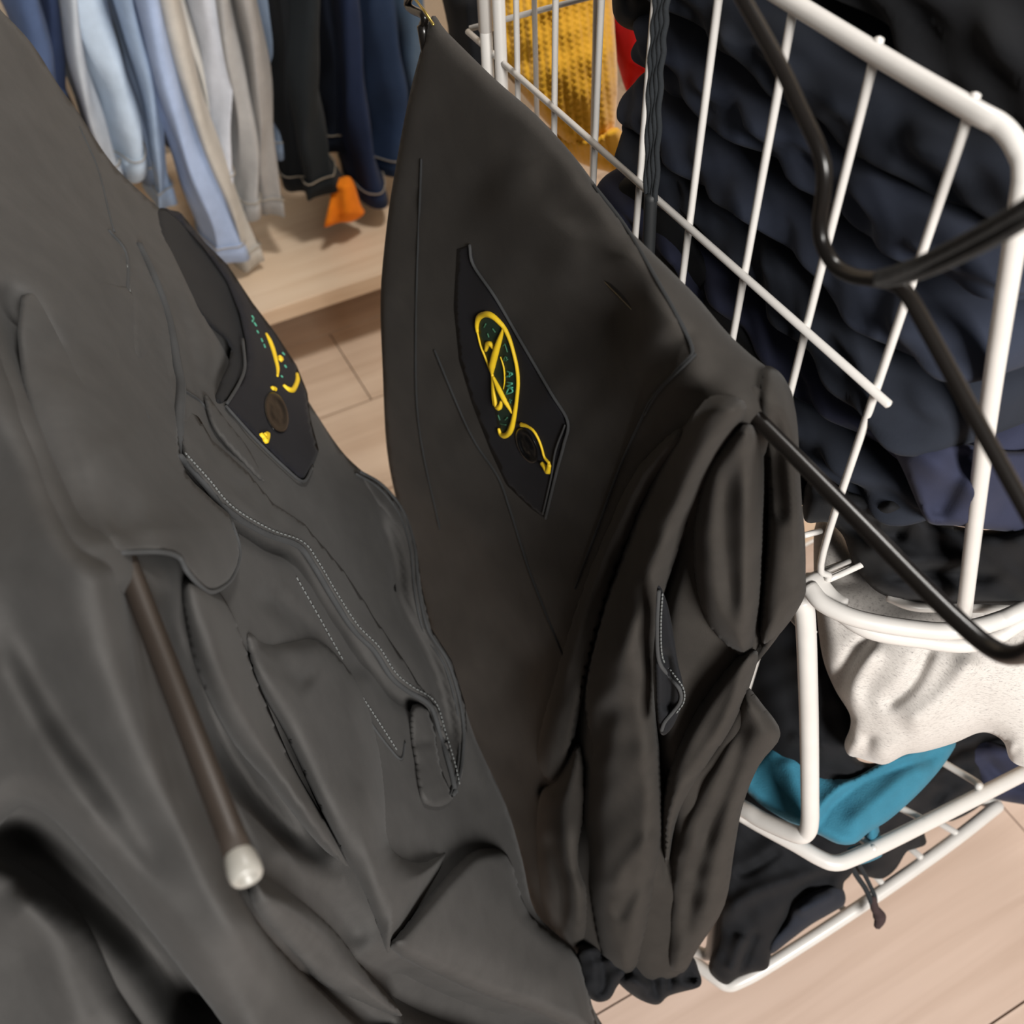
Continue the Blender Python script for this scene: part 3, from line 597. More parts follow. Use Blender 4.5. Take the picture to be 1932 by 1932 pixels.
# letters of the ring text, as far as they show: I S L A N D, running down the right side
LT = {'L': [[(425, 440), (440, 425)], [(440, 425), (460, 490)]], 'S': [[(432, 560), (440, 528), (455, 540), (448, 560), (462, 548)]],
      'A': [[(452, 690), (500, 668), (458, 645)], [(476, 690), (480, 655)]], 'N': [[(455, 765), (500, 745), (460, 735)], [(455, 765), (502, 778)]],
      'D': [[(452, 830), (500, 812), (495, 790), (470, 785), (452, 830)]], 'I': [[(470, 890), (495, 880)], [(485, 905), (480, 870)]]}
strokes(em, 'emblem_lettering', [l for k in ('A', 'N', 'D') for l in LT[k]], .0007, GTH, emb, px1, .0015)
strokes(em, 'emblem_lettering', [l for k in ('L', 'S', 'I') for l in LT[k]] + [[(270, 290), (285, 262)], [(340, 300), (362, 330)], [(300, 340), (310, 370)], [(385, 1000), (400, 1040)], [(440, 1040), (460, 1020)], [(400, 1070), (450, 1080)]], .0006, GDK3, emb, px1, .0008)
# embroidered buttonhole and button
strokes(tab, 'buttonhole', [[(575, 1078), (620, 1090), (670, 1125), (710, 1190), (740, 1270), (760, 1340), (800, 1390)], [(800, 1390), (770, 1425), (790, 1455), (805, 1400)]][:1], .0012, YTH, tb, px1, .0016, [[2.0, 1.2, 1.1, 1.0, 1.0, 1.3]])
strokes(tab, 'buttonhole_end', [[(740, 1390), (770, 1425), (790, 1455), (805, 1400)]], .0012, YTH, tb, px1, .0016, [[1.8, 2.4, 2.6, 2.0]])
def button(cl, name, cpx, rx, ry, ang, lift, m, parent, h=.003):
    """a four hole button lying on the cloth: rim, dish and centre relief"""
    V = []; Fc = []; prof = [(1.0, 0), (1.0, .6), (.9, 1.0), (.76, .95), (.70, .5), (.45, .45), (.40, .7), (.2, .75), (.02, .6)]; n = 28; ca, sa = math.cos(ang), math.sin(ang)
    for rr, hh in prof:
        for k in range(n):
            t = 2 * math.pi * k / n; a, b = rx * rr * math.cos(t), ry * rr * math.sin(t); bump = .0006 if (k % 4 == 0 and .3 < rr < .8) else 0
            V.append(cl.pt(cpx[0] + a * ca - b * sa, cpx[1] + a * sa + b * ca, lift + h * hh + bump)[0])
    for i in range(len(prof) - 1):
        for k in range(n): Fc.append((i * n + k, i * n + (k + 1) % n, (i + 1) * n + (k + 1) % n, (i + 1) * n + k))
    Fc.append(tuple(range((len(prof) - 1) * n, len(prof) * n))); return obj(name, V, Fc, m, parent)
button(tab, 'button', px1(618, 1250), 36, 17, math.radians(66), .0010, BTN, tb)
strokes(MB, 'loose_thread', [[(105, 230), (112, 290), (120, 330)], [(135, 190), (145, 240), (138, 285)]], .0006, STITCH, tm, px1, .001)

# ------------------------------------------------------------------ hanger of the middle trousers, its free end and strap notch in view
hg = thing('wire_hanger', 'black coated wire hanger sticking out beside the white basket', 'hanger', (XH, .36, ZBAR), 'clothes hangers on the near rail')
def hx(px, py, o=0): return at_x(px, py, XH + o)
bar0 = at_x(1410, 772, XH); bar1 = at_x(1740, 1105, XH)
ybars = float(bar0[1])
P = [(XH, .64, zc(-.30)), (XH, .63, zc(-.335)), (XH, .60, zc(-.345)), (XH, .45, zc(-.347)), (XH, .31, zc(-.346)), hx(1410, 772), hx(1600, 962), hx(1740, 1105), hx(1820, 1182), hx(1870, 1222), hx(1910, 1236), hx(1950, 1222), hx(1990, 1170), hx(2010, 1110)]
tube('bar', spline(P, 8), .0040, HBLK, hg, n=14)
P = [hx(2010, 1110), hx(1990, 1060), hx(1932, 955), hx(1850, 806), hx(1760, 640), hx(1715, 560), hx(1690, 535), hx(1655, 527), hx(1610, 520), hx(1575, 500), hx(1552, 460), hx(1547, 420), hx(1553, 370), hx(1555, 320), hx(1543, 275), hx(1515, 215), hx(1470, 120), hx(1400, -5), hx(1330, -120)]
pe = P[-1]; apex = np.array([XH, .385, zc(-.118)])
P += [(pe + apex) / 2, apex]
tube('arm', spline(P, 8), .0030, HBLK, hg, n=12)
far = np.array([XH, .64, zc(-.30)])
tube('arm', spline([apex, apex * .6 + far * .4 + np.array([0, 0, .01]), hx(775, -8), hx(800, 30), far], 8), .0028, HBLK, hg, n=12)
tube('arm_highlight', np.array([hx(783, -2, -.004), hx(800, 20, -.004), hx(818, 47, -.004)]), .0009, GOLD, hg, n=6)  # gold coloured line painting the highlight on the black arm
a = np.linspace(-.4, math.pi * 1.1, 16)
hk = np.array([[XH, .385, zc(-.118)], [XH, .385, zc(-.06)]]); hook = np.vstack([hk, np.stack([np.full(16, XH), .385 - .022 + .022 * np.cos(a), zc(-.03) + .022 * np.sin(a)], 1)])
tube('hook', spline(hook, 4), .0024, STEEL, hg, n=10)
rl = thing('clothes_rail', 'chrome rail the black trousers hang from', 'rail', (.1, .363, zc(-.03)))
tube('rod', np.array([[-.5, .363, zc(-.036)], [.32, .363, zc(-.036)]]), .0115, STEEL, rl, n=18)
# strap loop slung over the notch
st = thing('hanging_loop', 'black braided double strap slung over the hanger notch', 'strap', at(1700, 515, .352))
for k, (oy, od, rr) in enumerate(((-12, .0, .0034), (10, .004, .0036))):
    P = [at(1655, 524 + oy * .1, .352 + od), at(1690, 520 + oy * .5, .346 + od), at(1750, 500 + oy * .9, .335 + od), at(1830, 462 + oy * 1.1, .315 + od), at(1900, 424 + oy * 1.2, .298 + od), at(1960, 385 + oy * 1.2, .285 + od), at(2060, 300 + oy, .27 + od)]
    tube('strand', spline(P, 8), rr, fabric('strap_weave_%d' % k, (30, 29, 28), weave=500, bump=.4), st, n=12, flat=.7)
# drawstring
dc = thing('drawstring', 'black braided cord with rubber tip hanging before the basket', 'cord', at(1225, 470, .60))
CORD = fabric('braid', (38, 41, 44), weave=400, bump=.5)
P = [at_x(1262, -120, .325), at_x(1250, -20, .325), at_x(1243, 60, .325), at_x(1236, 150, .325), at_x(1232, 260, .325), at_x(1228, 375, .325)]
ctr = spline(P, 10); Ln = len(ctr)
for k in range(4):
    off = (k - 1.5) * .0022
    tube('strand', ctr + np.stack([.0006 * np.sin(np.arange(Ln) * .9 + k * 1.6), -off * np.ones(Ln) * 1.0, np.zeros(Ln)], 1) + np.outer(np.ones(Ln), [off * .45, 0, 0]), .0017, CORD, dc, n=8)
tube('cord_tip', spline([at_x(1228, 368, .325), at_x(1226, 420, .325), at_x(1223, 485, .325)], 6), .0042, plain('black_rubber', (24, 26, 28), .6), dc, n=14)

# ------------------------------------------------------------------ near cargo trousers at the left
LD = [(0, 20, .78), (150, 200, .88), (300, 400, .98), (440, 540, 1.0), (560, 690, 1.0), (690, 890, .97), (790, 1060, .94), (850, 1240, .90), (880, 1400, .88), (950, 1550, .90), (1050, 1750, .90), (1110, 1900, .90),
      (0, 380, .60), (100, 660, .52), (230, 1000, .445), (150, 400, .72), (300, 700, .68), (330, 850, .60), (400, 950, .60), (350, 1080, .48), (450, 1100, .58), (600, 1100, .74), (700, 1100, .86), (560, 1250, .64), (690, 1350, .74), (800, 1400, .83),
      (450, 1300, .52), (400, 1450, .48), (520, 1550, .52), (640, 1550, .60), (720, 1600, .66), (730, 1780, .64), (850, 1700, .74), (950, 1850, .80), (600, 1800, .58), (700, 1940, .64), (850, 1960, .74),
      (0, 900, .47), (100, 1200, .43), (0, 1500, .44), (250, 1500, .425), (0, 1800, .46), (300, 1850, .45), (450, 1750, .44), (550, 1950, .50)]
LF = [('r', .006, 60, D((-20, 700), (60, 900), (150, 1080), (230, 1300))), ('v', .022, 40, D((-20, 520), (50, 640), (120, 800), (180, 940), (205, 1030))),
      ('v', .004, 50, D((0, 280), (150, 420), (260, 620), (330, 800))), ('r', .004, 40, D((0, 180), (140, 300), (260, 520))),
      ('v', .010, 22, D((480, 1100), (600, 1200), (700, 1290))), ('v', .012, 30, D((300, 1080), (360, 1260), (470, 1480), (600, 1640))),
      ('v', .022, 26, D((330, 430), (385, 520), (425, 610), (432, 690), (405, 760))), ('r', .006, 16, D((300, 440), (350, 540), (395, 640), (400, 720))),
      ('v', .030, 50, D((-60, 1560), (60, 1580), (160, 1660), (300, 1800), (430, 1980))), ('v', .026, 28, D((232, 1090), (300, 1280), (400, 1520), (480, 1690))),
      ('v', .022, 24, D((450, 1200), (540, 1430), (640, 1625))), ('v', .014, 28, D((360, 1200), (430, 1420), (560, 1575), (660, 1665))),
      ('v', .008, 30, D((500, 1630), (600, 1690), (700, 1790))), ('v', .045, 44, D((690, 1790), (740, 1850), (850, 1905), (1000, 1955), (1140, 1985), (1200, 2000))), ('v', .022, 24, D((560, 1830), (660, 1910), (760, 1960))),
      ('v', .008, 14, D((205, 440), (245, 500), (240, 600), (250, 700), (280, 790))), ('r', .006, 14, D((220, 440), (252, 560), (262, 700))),
      ('r', .008, 16, D((270, 470), (310, 570), (335, 680), (350, 780), (350, 860))), ('v', .008, 16, D((300, 520), (350, 640), (390, 780), (470, 880))),
      ('v', .012, 18, D((338, 740), (330, 860), (410, 965), (500, 1025), (555, 1050), (610, 1140), (680, 1230), (730, 1300), (795, 1350), (835, 1420))),
      ('v', .014, 14, D((700, 930), (745, 1050), (760, 1140), (820, 1260), (850, 1380), (858, 1470)))]
LOUT = [(-60, -40), (0, 18), (60, 82), (110, 160), (150, 215), (215, 312), (300, 392), (345, 430), (410, 500), (470, 590), (520, 660), (560, 720), (590, 770), (640, 845), (680, 886), (725, 920), (762, 965), (780, 1020), (792, 1100), (812, 1185), (850, 1245), (876, 1330), (900, 1400),
        (955, 1520), (985, 1620), (1010, 1720), (1075, 1785), (1098, 1830), (1118, 1900), (1132, 1990), (800, 2010), (400, 2010), (-60, 2010), (-70, 1500), (-70, 900), (-70, 400)]
tl = thing('cargo_trousers', 'faded black cargo trousers nearest the camera at left, seen from above along the bar', 'trousers', (-.02, .30, ZBAR), 'black cargo trousers on hangers')
LD += over_bar([at(232, 1045, .432) + np.array([0, k * .06, 0]) for k in (0.2, 1, 2, 3)], .016)
LB = Cloth(LOUT, LD, LF, curl=.016, rim=26, thick=.05, rimb=90, step=9, seed=21, wr=.0014, wscale=220, sm=4, big=True)
LB.make('leg', CHAR, tl)
lobe(tl, LB, [(-70, 1600), (0, 1606), (90, 1660), (170, 1740), (240, 1860), (290, 2000), (-70, 2000)], CHAR, [('r', .012, 40, D((0, 1680), (90, 1780), (170, 1980)))], .02, .06, 70, 6, 11, wr=.0007, ws=200)
lobe(tl, LB, [(470, 1640), (560, 1690), (640, 1760), (700, 1840), (757, 1908), (745, 1916), (680, 1892), (600, 1852), (540, 1790), (470, 1710)], CHAR, [('r', .008, 16, D((490, 1670), (600, 1760), (740, 1905)))], .03, .06, 46, 6, 12, wr=.0007, ws=200)
lobe(tl, LB, [(735, 1790), (765, 1740), (850, 1640), (900, 1600), (960, 1610), (1000, 1720), (1078, 1785), (1100, 1830), (1122, 1920), (1130, 1960), (1010, 1912), (920, 1882), (845, 1850)], CHAR, [('r', .006, 40, D((780, 1780), (900, 1800), (1080, 1880)))], .040, .060, 30, 6, 13, wr=.0007, ws=200)
lobe(tl, LB, [(460, 1190), (520, 1205), (600, 1205), (660, 1262), (696, 1320), (720, 1410), (732, 1500), (740, 1590), (790, 1622), (850, 1604), (800, 1700), (740, 1794), (722, 1792), (690, 1705), (650, 1625), (590, 1500), (535, 1380), (480, 1280)], CHAR, [('v', .014, 26, D((470, 1195), (530, 1250), (600, 1290))), ('r', .010, 24, D((640, 1270), (690, 1440), (700, 1600), (726, 1760))), ('r', .006, 18, D((840, 1612), (780, 1700), (735, 1780)))], .034, .065, 56, 6, 14, wr=.0007, ws=200)
lobe(tl, LB, [(342, 1092), (400, 1098), (440, 1150), (472, 1240), (505, 1330), (562, 1460), (640, 1590), (664, 1645), (600, 1592), (520, 1494), (440, 1402), (385, 1302), (353, 1200)], CHAR, [('r', .008, 18, D((380, 1110), (430, 1280), (520, 1440), (620, 1590)))], .036, .06, 44, 6, 15, wr=.0007, ws=200)
lobe(tl, LB, [(-70, 560), (20, 700), (90, 860), (150, 1000), (222, 1058), (243, 1110), (275, 1205), (330, 1355), (385, 1505), (440, 1650), (500, 1750), (600, 1860), (730, 2000), (480, 2010), (400, 1905), (310, 1790), (230, 1690), (150, 1600), (90, 1542), (40, 1524), (-70, 1520)], CHAR,
     [('r', .016, 50, D((100, 1050), (240, 1350), (400, 1640), (560, 1860), (640, 1990))), ('v', .010, 40, D((-20, 1060), (90, 1300), (220, 1500), (340, 1700))), ('r', .008, 34, D((-30, 1200), (80, 1400), (220, 1600)))], .026, .06, 70, 6, 16, wr=.0007, ws=200)
front = Cloth([(40, 560), (240, 540), (330, 700), (342, 870), (398, 940), (438, 978), (456, 1040), (441, 1090), (412, 1116), (386, 1116), (352, 1080), (336, 1053), (300, 1043), (225, 1045), (170, 1030), (80, 900)],
    lambda x, y: LB.base(x, y) + .006 - .036 * np.clip((y - 640) / 360, 0, 1) ** 1.4 * np.clip((x - 150 - (y - 900) * .3) / 110, 0, 1), [('r', .006, 40, D((200, 800), (280, 960), (300, 1040)))], curl=.010, rim=14, thick=.008, rimb=16, step=6, seed=33, wr=.0004, wscale=180)
fro = front.make('pocket_panel', CHAR, tl)
front.line('panel_hem', D((225, 1043), (300, 1041), (337, 1051), (353, 1078), (387, 1113), (412, 1113), (439, 1089), (453, 1040), (436, 980)), .0012, SEAM, fro, .001)
ltab = Cloth([(312, 394), (340, 400), (385, 455), (430, 500), (476, 570), (520, 628), (560, 690), (580, 740), (586, 790), (602, 850), (590, 880), (572, 909), (535, 878), (480, 822), (424, 768), (440, 742), (460, 712), (466, 680), (464, 645), (452, 590), (428, 530), (384, 466), (340, 418)],
             lambda x, y: LB.base(x, y) - .012, [('r', .008, 14, D((330, 410), (425, 510), (470, 620), (476, 700), (440, 765)))], curl=.006, rim=10, thick=.006, rimb=16, step=7, wr=.0006, wscale=60, sm=1)
hollow = Cloth([(303, 392), (340, 408), (391, 468), (432, 525), (459, 596), (468, 640), (462, 690), (446, 728), (420, 764), (406, 746), (436, 660), (391, 612), (344, 552), (313, 480), (298, 420)],
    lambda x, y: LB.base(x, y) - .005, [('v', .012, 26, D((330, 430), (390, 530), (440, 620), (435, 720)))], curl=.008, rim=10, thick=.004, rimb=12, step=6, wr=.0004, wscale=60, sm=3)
hollow.make('tab_hollow_shade', BLK2, tl)  # deep black sheet painting in the shade of the hollow beside the tab
ltb = ltab.make('emblem_tab', NAVYTAB, tl)
ltab.line('tab_edge', D((426, 766), (480, 826), (535, 880), (572, 908), (590, 880)), .0012, SEAM, ltb, .001)
ltab.line('tab_edge', D((458, 640), (462, 690), (452, 722), (428, 762)), .0014, SEAM, ltb, .001)
def px2(x, y): return (400 + x * .2174, 500 + y * .2174)
strokes(ltab, 'emblem_ring', [[(470, 595), (500, 660), (530, 740), (555, 830), (570, 900), (568, 965)], [(620, 1045), (660, 1080), (700, 1085), (725, 1050), (742, 1000), (738, 945)]], .0016, YTH, ltb, px2, .0014, [[1.2, 2.4, 2.6, 2.2, 2.0, 1.0], [1.6, 2.6, 2.6, 2.4, 2.4, 1.6]])
strokes(ltab, 'compass_star', [[(580, 800), (600, 815), (590, 825)]], .0026, YTH, ltb, px2, .0016)
strokes(ltab, 'emblem_lettering', [[(345, 440), (360, 465), (350, 490)], [(365, 500), (385, 530)], [(390, 570), (402, 590)], [(428, 640), (438, 665)], [(452, 690), (460, 715)], [(610, 760), (630, 780)], [(630, 870), (645, 890)], [(600, 960), (612, 975)]], .0009, GTH, ltb, px2, .0012)
strokes(ltab, 'buttonhole', [[(520, 1070), (540, 1075), (550, 1080)]], .0022, YTH, ltb, px2, .0014)
strokes(ltab, 'buttonhole_end', [[(420, 1470), (450, 1500), (470, 1530), (485, 1470), (455, 1480)]], .0022, YTH, ltb, px2, .0014)
button(ltab, 'button', px2(560, 1280), 40, 21, math.radians(74), .0008, BTN, ltb)
# raised seams and turned edges
for pts, r, lf in ((D((205, 435), (238, 480), (240, 560), (236, 640), (250, 710), (278, 792)), .0016, .001), (D((150, 240), (185, 320), (205, 400), (215, 437)), .0012, .0006),
                   (D((262, 462), (290, 520), (318, 600), (335, 690), (342, 730), (338, 800), (345, 868)), .0034, .002), (D((345, 735), (380, 760), (410, 800), (440, 830), (490, 898)), .0012, .001)):
    LB.line('seam', pts, r, SEAM, tl, lf)
LB.stitches('stitching', D((240, 500), (246, 570), (242, 640), (256, 708), (284, 790)), .0006, STITCH, tl, 9, .002)
lobe(tl, LB, [(385, 742), (412, 770), (440, 806), (474, 850), (502, 908), (488, 906), (452, 868), (418, 830), (396, 795)], CHAR, [], .010, .016, 16, 5, 17, wr=.0004)
pf_ = Cloth([(338, 725), (360, 760), (400, 830), (470, 890), (520, 950), (575, 985), (650, 1075), (720, 1180), (782, 1275), (832, 1345), (845, 1400), (862, 1480), (858, 1500), (835, 1400), (815, 1340), (765, 1306), (735, 1280), (705, 1232), (665, 1190), (622, 1124), (590, 1070), (562, 1034), (500, 1010), (430, 968), (385, 915), (346, 868), (336, 800)],
            lambda x, y: LB.base(x, y) - .012, [('r', .008, 16, D((350, 760), (380, 880), (480, 970), (600, 1060), (700, 1200), (800, 1310)))], curl=.017, rim=20, thick=.004, rimb=14, step=6, wr=.0010, wscale=70, sm=1)
pfo = pf_.make('pocket_flap', CHAR, tl)
EDG = D((340, 862), (385, 912), (430, 964), (500, 1006), (562, 1030), (592, 1068), (624, 1122), (666, 1187), (706, 1228), (737, 1276), (767, 1302), (812, 1332), (832, 1390), (850, 1450), (860, 1496))
pf_.line('rolled_edge', EDG, .0022, SEAM, pfo, .0004, n=8)
pf_.stitches('stitching', [(x + 9, y - 8) for x, y in EDG], .0006, STITCH, pfo, 8)
# facing edge of the pocket with snap studs
fe = Cloth([(672, 884), (720, 912), (762, 962), (786, 1030), (796, 1110), (814, 1186), (852, 1245), (878, 1330), (882, 1400), (874, 1460), (858, 1504), (850, 1470), (846, 1400), (836, 1340), (800, 1262), (770, 1180), (750, 1120), (748, 1050), (730, 980), (700, 930)],
           lambda x, y: LB.depth(x, y, False) - .004, [('v', .010, 20, D((720, 940), (762, 1060), (770, 1150), (835, 1280), (858, 1400), (856, 1480)))], curl=.005, rim=8, thick=.004, rimb=10, step=6, wr=.0008, wscale=60, sm=1)
feo = fe.make('pocket_facing', CHAR, tl)
ED2 = D((680, 890), (722, 916), (760, 964), (782, 1030), (790, 1110), (808, 1188), (846, 1250), (870, 1334), (875, 1400), (868, 1458), (856, 1500))
fe.line('rolled_edge', ED2, .0016, SEAM, feo, .001, n=8)
fe.line('rolled_edge', [(x - 8, y + 4) for x, y in ED2], .0011, SEAM, feo, .001, n=6)
for c in ((748, 1108), (836, 1302)): button(fe, 'stud', c, 4, 9, .1, .001, BTN, feo, .002)
# tongue at the end of the flap
tg = Cloth([(778, 1330), (806, 1335), (822, 1380), (832, 1440), (850, 1490), (855, 1508), (830, 1524), (798, 1516), (786, 1480), (780, 1430), (772, 1380)], lambda x, y: LB.base(x, y) - .016,
           [('v', .003, 8, D((780, 1402), (830, 1398)))], curl=.020, rim=16, thick=.006, rimb=16, step=6, wr=.0012, wscale=60, sm=3)
tg.make('flap_tongue', CHAR, tl)
LB.line('seam', D((668, 1310), (700, 1365), (735, 1412), (757, 1432), (764, 1400)), .0010, SEAM, tl, .001)
LB.stitches('stitching', D((640, 1260), (680, 1310), (720, 1370), (752, 1420)), .0006, STITCH, tl, 8)
LB.stitches('stitching', D((560, 1090), (600, 1160), (650, 1250)), .0006, STITCH, tl, 10)
# curved pocket slit in the front
#LB.line('pocket_slit', D((438, 978), (452, 1010), (456, 1050), (440, 1090), (415, 1115), (385, 1118)), .0016, BLK2, tl, .0008)

# its hanger: straight bar with a bright end cap
h2 = thing('bar_hanger', 'dark straight hanger bar with bright ball end, poking out of near trousers', 'hanger', (-.033, .3, ZBAR), 'clothes hangers on the near rail')
b0, b1 = at(232, 1045, .432), at(455, 1625, .347); dv = (b1 - b0) / np.linalg.norm(b1 - b0)
tube('bar', spline([b0 - dv * .30 - np.array([0, 0, .05]), b0 - dv * .1 - np.array([0, 0, .03]), b0 - dv * .03 - np.array([0, 0, .004]), b0, (b0 + b1) / 2, b1], 6), .0050, HBRN, h2, n=14)
V = []; Fc = []; prof = [(.0050, -.003), (.0056, -.001), (.0060, .003), (.0057, .006), (.0046, .0075), (.0030, .0070), (.0024, .004)]; n = 20
u = np.cross(dv, [0, 0, 1.]); u /= np.linalg.norm(u); v_ = np.cross(u, dv)
for r_, h_ in prof:
    for k in range(n): V.append(b1 + dv * h_ + r_ * (math.cos(2 * math.pi * k / n) * u + math.sin(2 * math.pi * k / n) * v_))
for i in range(len(prof) - 1):
    for k in range(n): Fc.append((i * n + k, (i + 1) * n + k, (i + 1) * n + (k + 1) % n, i * n + (k + 1) % n))
Fc.append(tuple(range((len(prof) - 1) * n, len(prof) * n))[::-1]); obj('end_cap', V, Fc, CAP, h2)
rim_ = LB  # the far end of this hanger goes on inside the fold, up to a hook on the rail
hb = b0 - dv * .29
tube('arm', spline([hb, hb + np.array([0, .02, .05]), np.array([hb[0], .46, zc(-.06)]), np.array([hb[0], .385, zc(-.045)])], 6), .003, HBLK, h2, n=10)
a = np.linspace(0, math.pi * 1.1, 14)
tube('hook', np.stack([np.full(14, hb[0]), .363 + .022 * np.cos(a), zc(-.036) + .022 * np.sin(a)], 1), .0024, STEEL, h2, n=10)

# ------------------------------------------------------------------ loose clothes in and below the baskets
def cloth_thing(name, label, cat, m, *a, group=None, parts=(), **k):
    c = Cloth(*a, **k); o = c.make(name, m); tag(o, label, cat, group); return c, o
# corner of a brighter navy garment, lying over the pile
cloth_thing('folded_garment', 'blue navy garment with a pointed corner lying against the basket side', 'garment', NAVY3,
    [(1672, 812), (1720, 815), (1800, 832), (1900, 850), (1990, 860), (1990, 1010), (1900, 1003), (1800, 992), (1755, 988), (1735, 960), (1705, 890), (1685, 850)],
    [(1680, 815, dx_(1680, 815, XB + .018)), (1800, 840, dx_(1800, 840, XB + .03)), (1990, 860, dx_(1990, 860, XB + .10)), (1750, 980, dx_(1750, 980, XB + .02)), (1980, 1000, dx_(1980, 1000, XB + .10))],
    [('r', .010, 30, [(1690, 830), (1800, 900), (1900, 960)]), ('v', .010, 24, [(1830, 840), (1790, 930), (1755, 985)])], thick=.05, rim=16, rimb=40, step=8, group='dark clothes piled in the top basket')
cloth_thing('crumpled_garment', 'crumpled black garment bulging at the bottom of the top basket', 'garment', BLK2,
    [(1528, 905), (1570, 915), (1620, 925), (1680, 905), (1720, 930), (1760, 980), (1860, 1000), (1990, 1005), (1990, 1130), (1850, 1140), (1740, 1136), (1672, 1125), (1632, 1095), (1605, 1050), (1590, 1010), (1560, 985), (1520, 985), (1515, 940)],
    [(1528, 910, .62), (1620, 930, .61), (1700, 920, .60), (1900, 1010, .58), (1990, 1100, .60), (1850, 1130, .645), (1700, 1120, .655), (1600, 1020, .655), (1520, 980, .65)],
    [('r', .014, 16, [(1540, 930), (1620, 960), (1700, 960), (1760, 1010)]), ('v', .014, 14, [(1560, 960), (1640, 1000), (1720, 1010)]), ('r', .012, 18, [(1640, 1040), (1720, 1060), (1850, 1060)]), ('v', .012, 14, [(1660, 1090), (1760, 1080), (1900, 1090)]), ('r', .010, 16, [(1690, 930), (1640, 1060)])],
    curl=.03, thick=.08, rim=30, rimb=50, step=7, seed=44, wr=.003, wscale=80, group='dark clothes piled in the top basket')
hc, ho = cloth_thing('heather_top', 'pale grey heather jersey top slumped over the middle basket', 'top', HEATH,
    [(1540, 985), (1575, 985), (1610, 1040), (1650, 1090), (1720, 1110), (1850, 1115), (1990, 1110), (2000, 1300), (1995, 1452), (1932, 1447), (1905, 1432), (1895, 1402), (1872, 1385), (1845, 1383), (1800, 1402), (1745, 1418), (1708, 1424), (1672, 1442), (1645, 1438), (1620, 1430), (1600, 1424), (1593, 1402), (1604, 1372), (1602, 1345), (1575, 1300), (1552, 1240), (1540, 1150), (1535, 1060)],
    [(1545, 1000, .74), (1600, 1050, .735), (1700, 1120, .73), (1990, 1120, .72), (1540, 1150, .735), (1700, 1200, .70), (1900, 1250, .685), (1570, 1290, .74), (1700, 1350, .71), (1620, 1420, .745), (1850, 1380, .72), (1990, 1450, .71)],
    [('v', .010, 14, [(1655, 1190), (1610, 1240), (1565, 1305)]), ('v', .008, 14, [(1760, 1210), (1720, 1290), (1660, 1340)]), ('r', .008, 18, [(1660, 1210), (1610, 1300), (1610, 1400)]), ('r', .010, 26, [(1850, 1230), (1780, 1320), (1700, 1380)]), ('v', .008, 14, [(1630, 1440), (1640, 1380)]), ('r', .008, 14, [(1870, 1390), (1915, 1420)]), ('v', .006, 12, [(1860, 1400), (1890, 1440)])],
    curl=.03, thick=.09, rim=34, rimb=60, step=7, seed=50, wr=.0014, wscale=140)
cloth_thing('dark_garment', 'charcoal garment hanging behind the upright of the middle basket', 'garment', BLK2,
    [(1400, 1180), (1500, 1120), (1560, 1180), (1580, 1290), (1615, 1350), (1610, 1420), (1640, 1440), (1700, 1430), (1720, 1440), (1660, 1470), (1585, 1500), (1540, 1520), (1490, 1480), (1450, 1420), (1400, 1400)],
    [(1400, 1200, .86), (1520, 1150, .80), (1450, 1400, .86), (1600, 1450, .84), (1560, 1300, .80), (1700, 1435, .85), (1550, 1500, .86)],
    [('r', .012, 18, [(1500, 1200), (1540, 1350), (1560, 1480)]), ('v', .012, 12, [(1540, 1440), (1600, 1465), (1680, 1440)]), ('r', .01, 14, [(1480, 1390), (1600, 1420)])], curl=.02, thick=.04, rim=26, rimb=40, step=8, seed=61, wr=.003, wscale=90)
tc, to = cloth_thing('teal_fleece', 'teal blue fleece folded across the middle basket floor', 'fleece', TEAL,
    [(1395, 1470), (1428, 1432), (1475, 1385), (1500, 1410), (1550, 1455), (1600, 1470), (1660, 1440), (1720, 1405), (1800, 1395), (1788, 1432), (1740, 1490), (1680, 1545), (1640, 1570), (1612, 1592), (1580, 1592), (1545, 1575), (1510, 1562), (1460, 1535), (1420, 1505)],
    [(1420, 1440, .87), (1480, 1400, .865), (1410, 1490, .865), (1520, 1480, .85), (1520, 1555, .835), (1600, 1580, .825), (1600, 1480, .845), (1700, 1450, .855), (1790, 1410, .88), (1660, 1550, .835)],
    [('s', -.016, 26, [(1470, 1600), (1530, 1560), (1570, 1510), (1640, 1460), (1740, 1425), (1800, 1400)]), ('r', .008, 24, [(1480, 1420), (1500, 1500), (1500, 1560)]), ('r', .008, 20, [(1760, 1430), (1680, 1490), (1590, 1570)])], curl=.014, thick=.02, rim=18, rimb=26, step=6, seed=70, wr=.0007, wscale=90)
dr = Cloth([(1636, 1565), (1650, 1535), (1658, 1560), (1664, 1605), (1660, 1618), (1620, 1632), (1598, 1622), (1600, 1600), (1625, 1590)], [(1640, 1550, .85), (1660, 1610, .875), (1610, 1625, .87), (1605, 1600, .86)], [('r', .006, 10, [(1645, 1555), (1650, 1610)]), ('v', .008, 6, [(1632, 1575), (1632, 1625)])], curl=.008, thick=.01, rim=10, rimb=12, step=4, seed=71, wr=.0006, wscale=40)
dr.make('sleeve_end', TEAL, to)
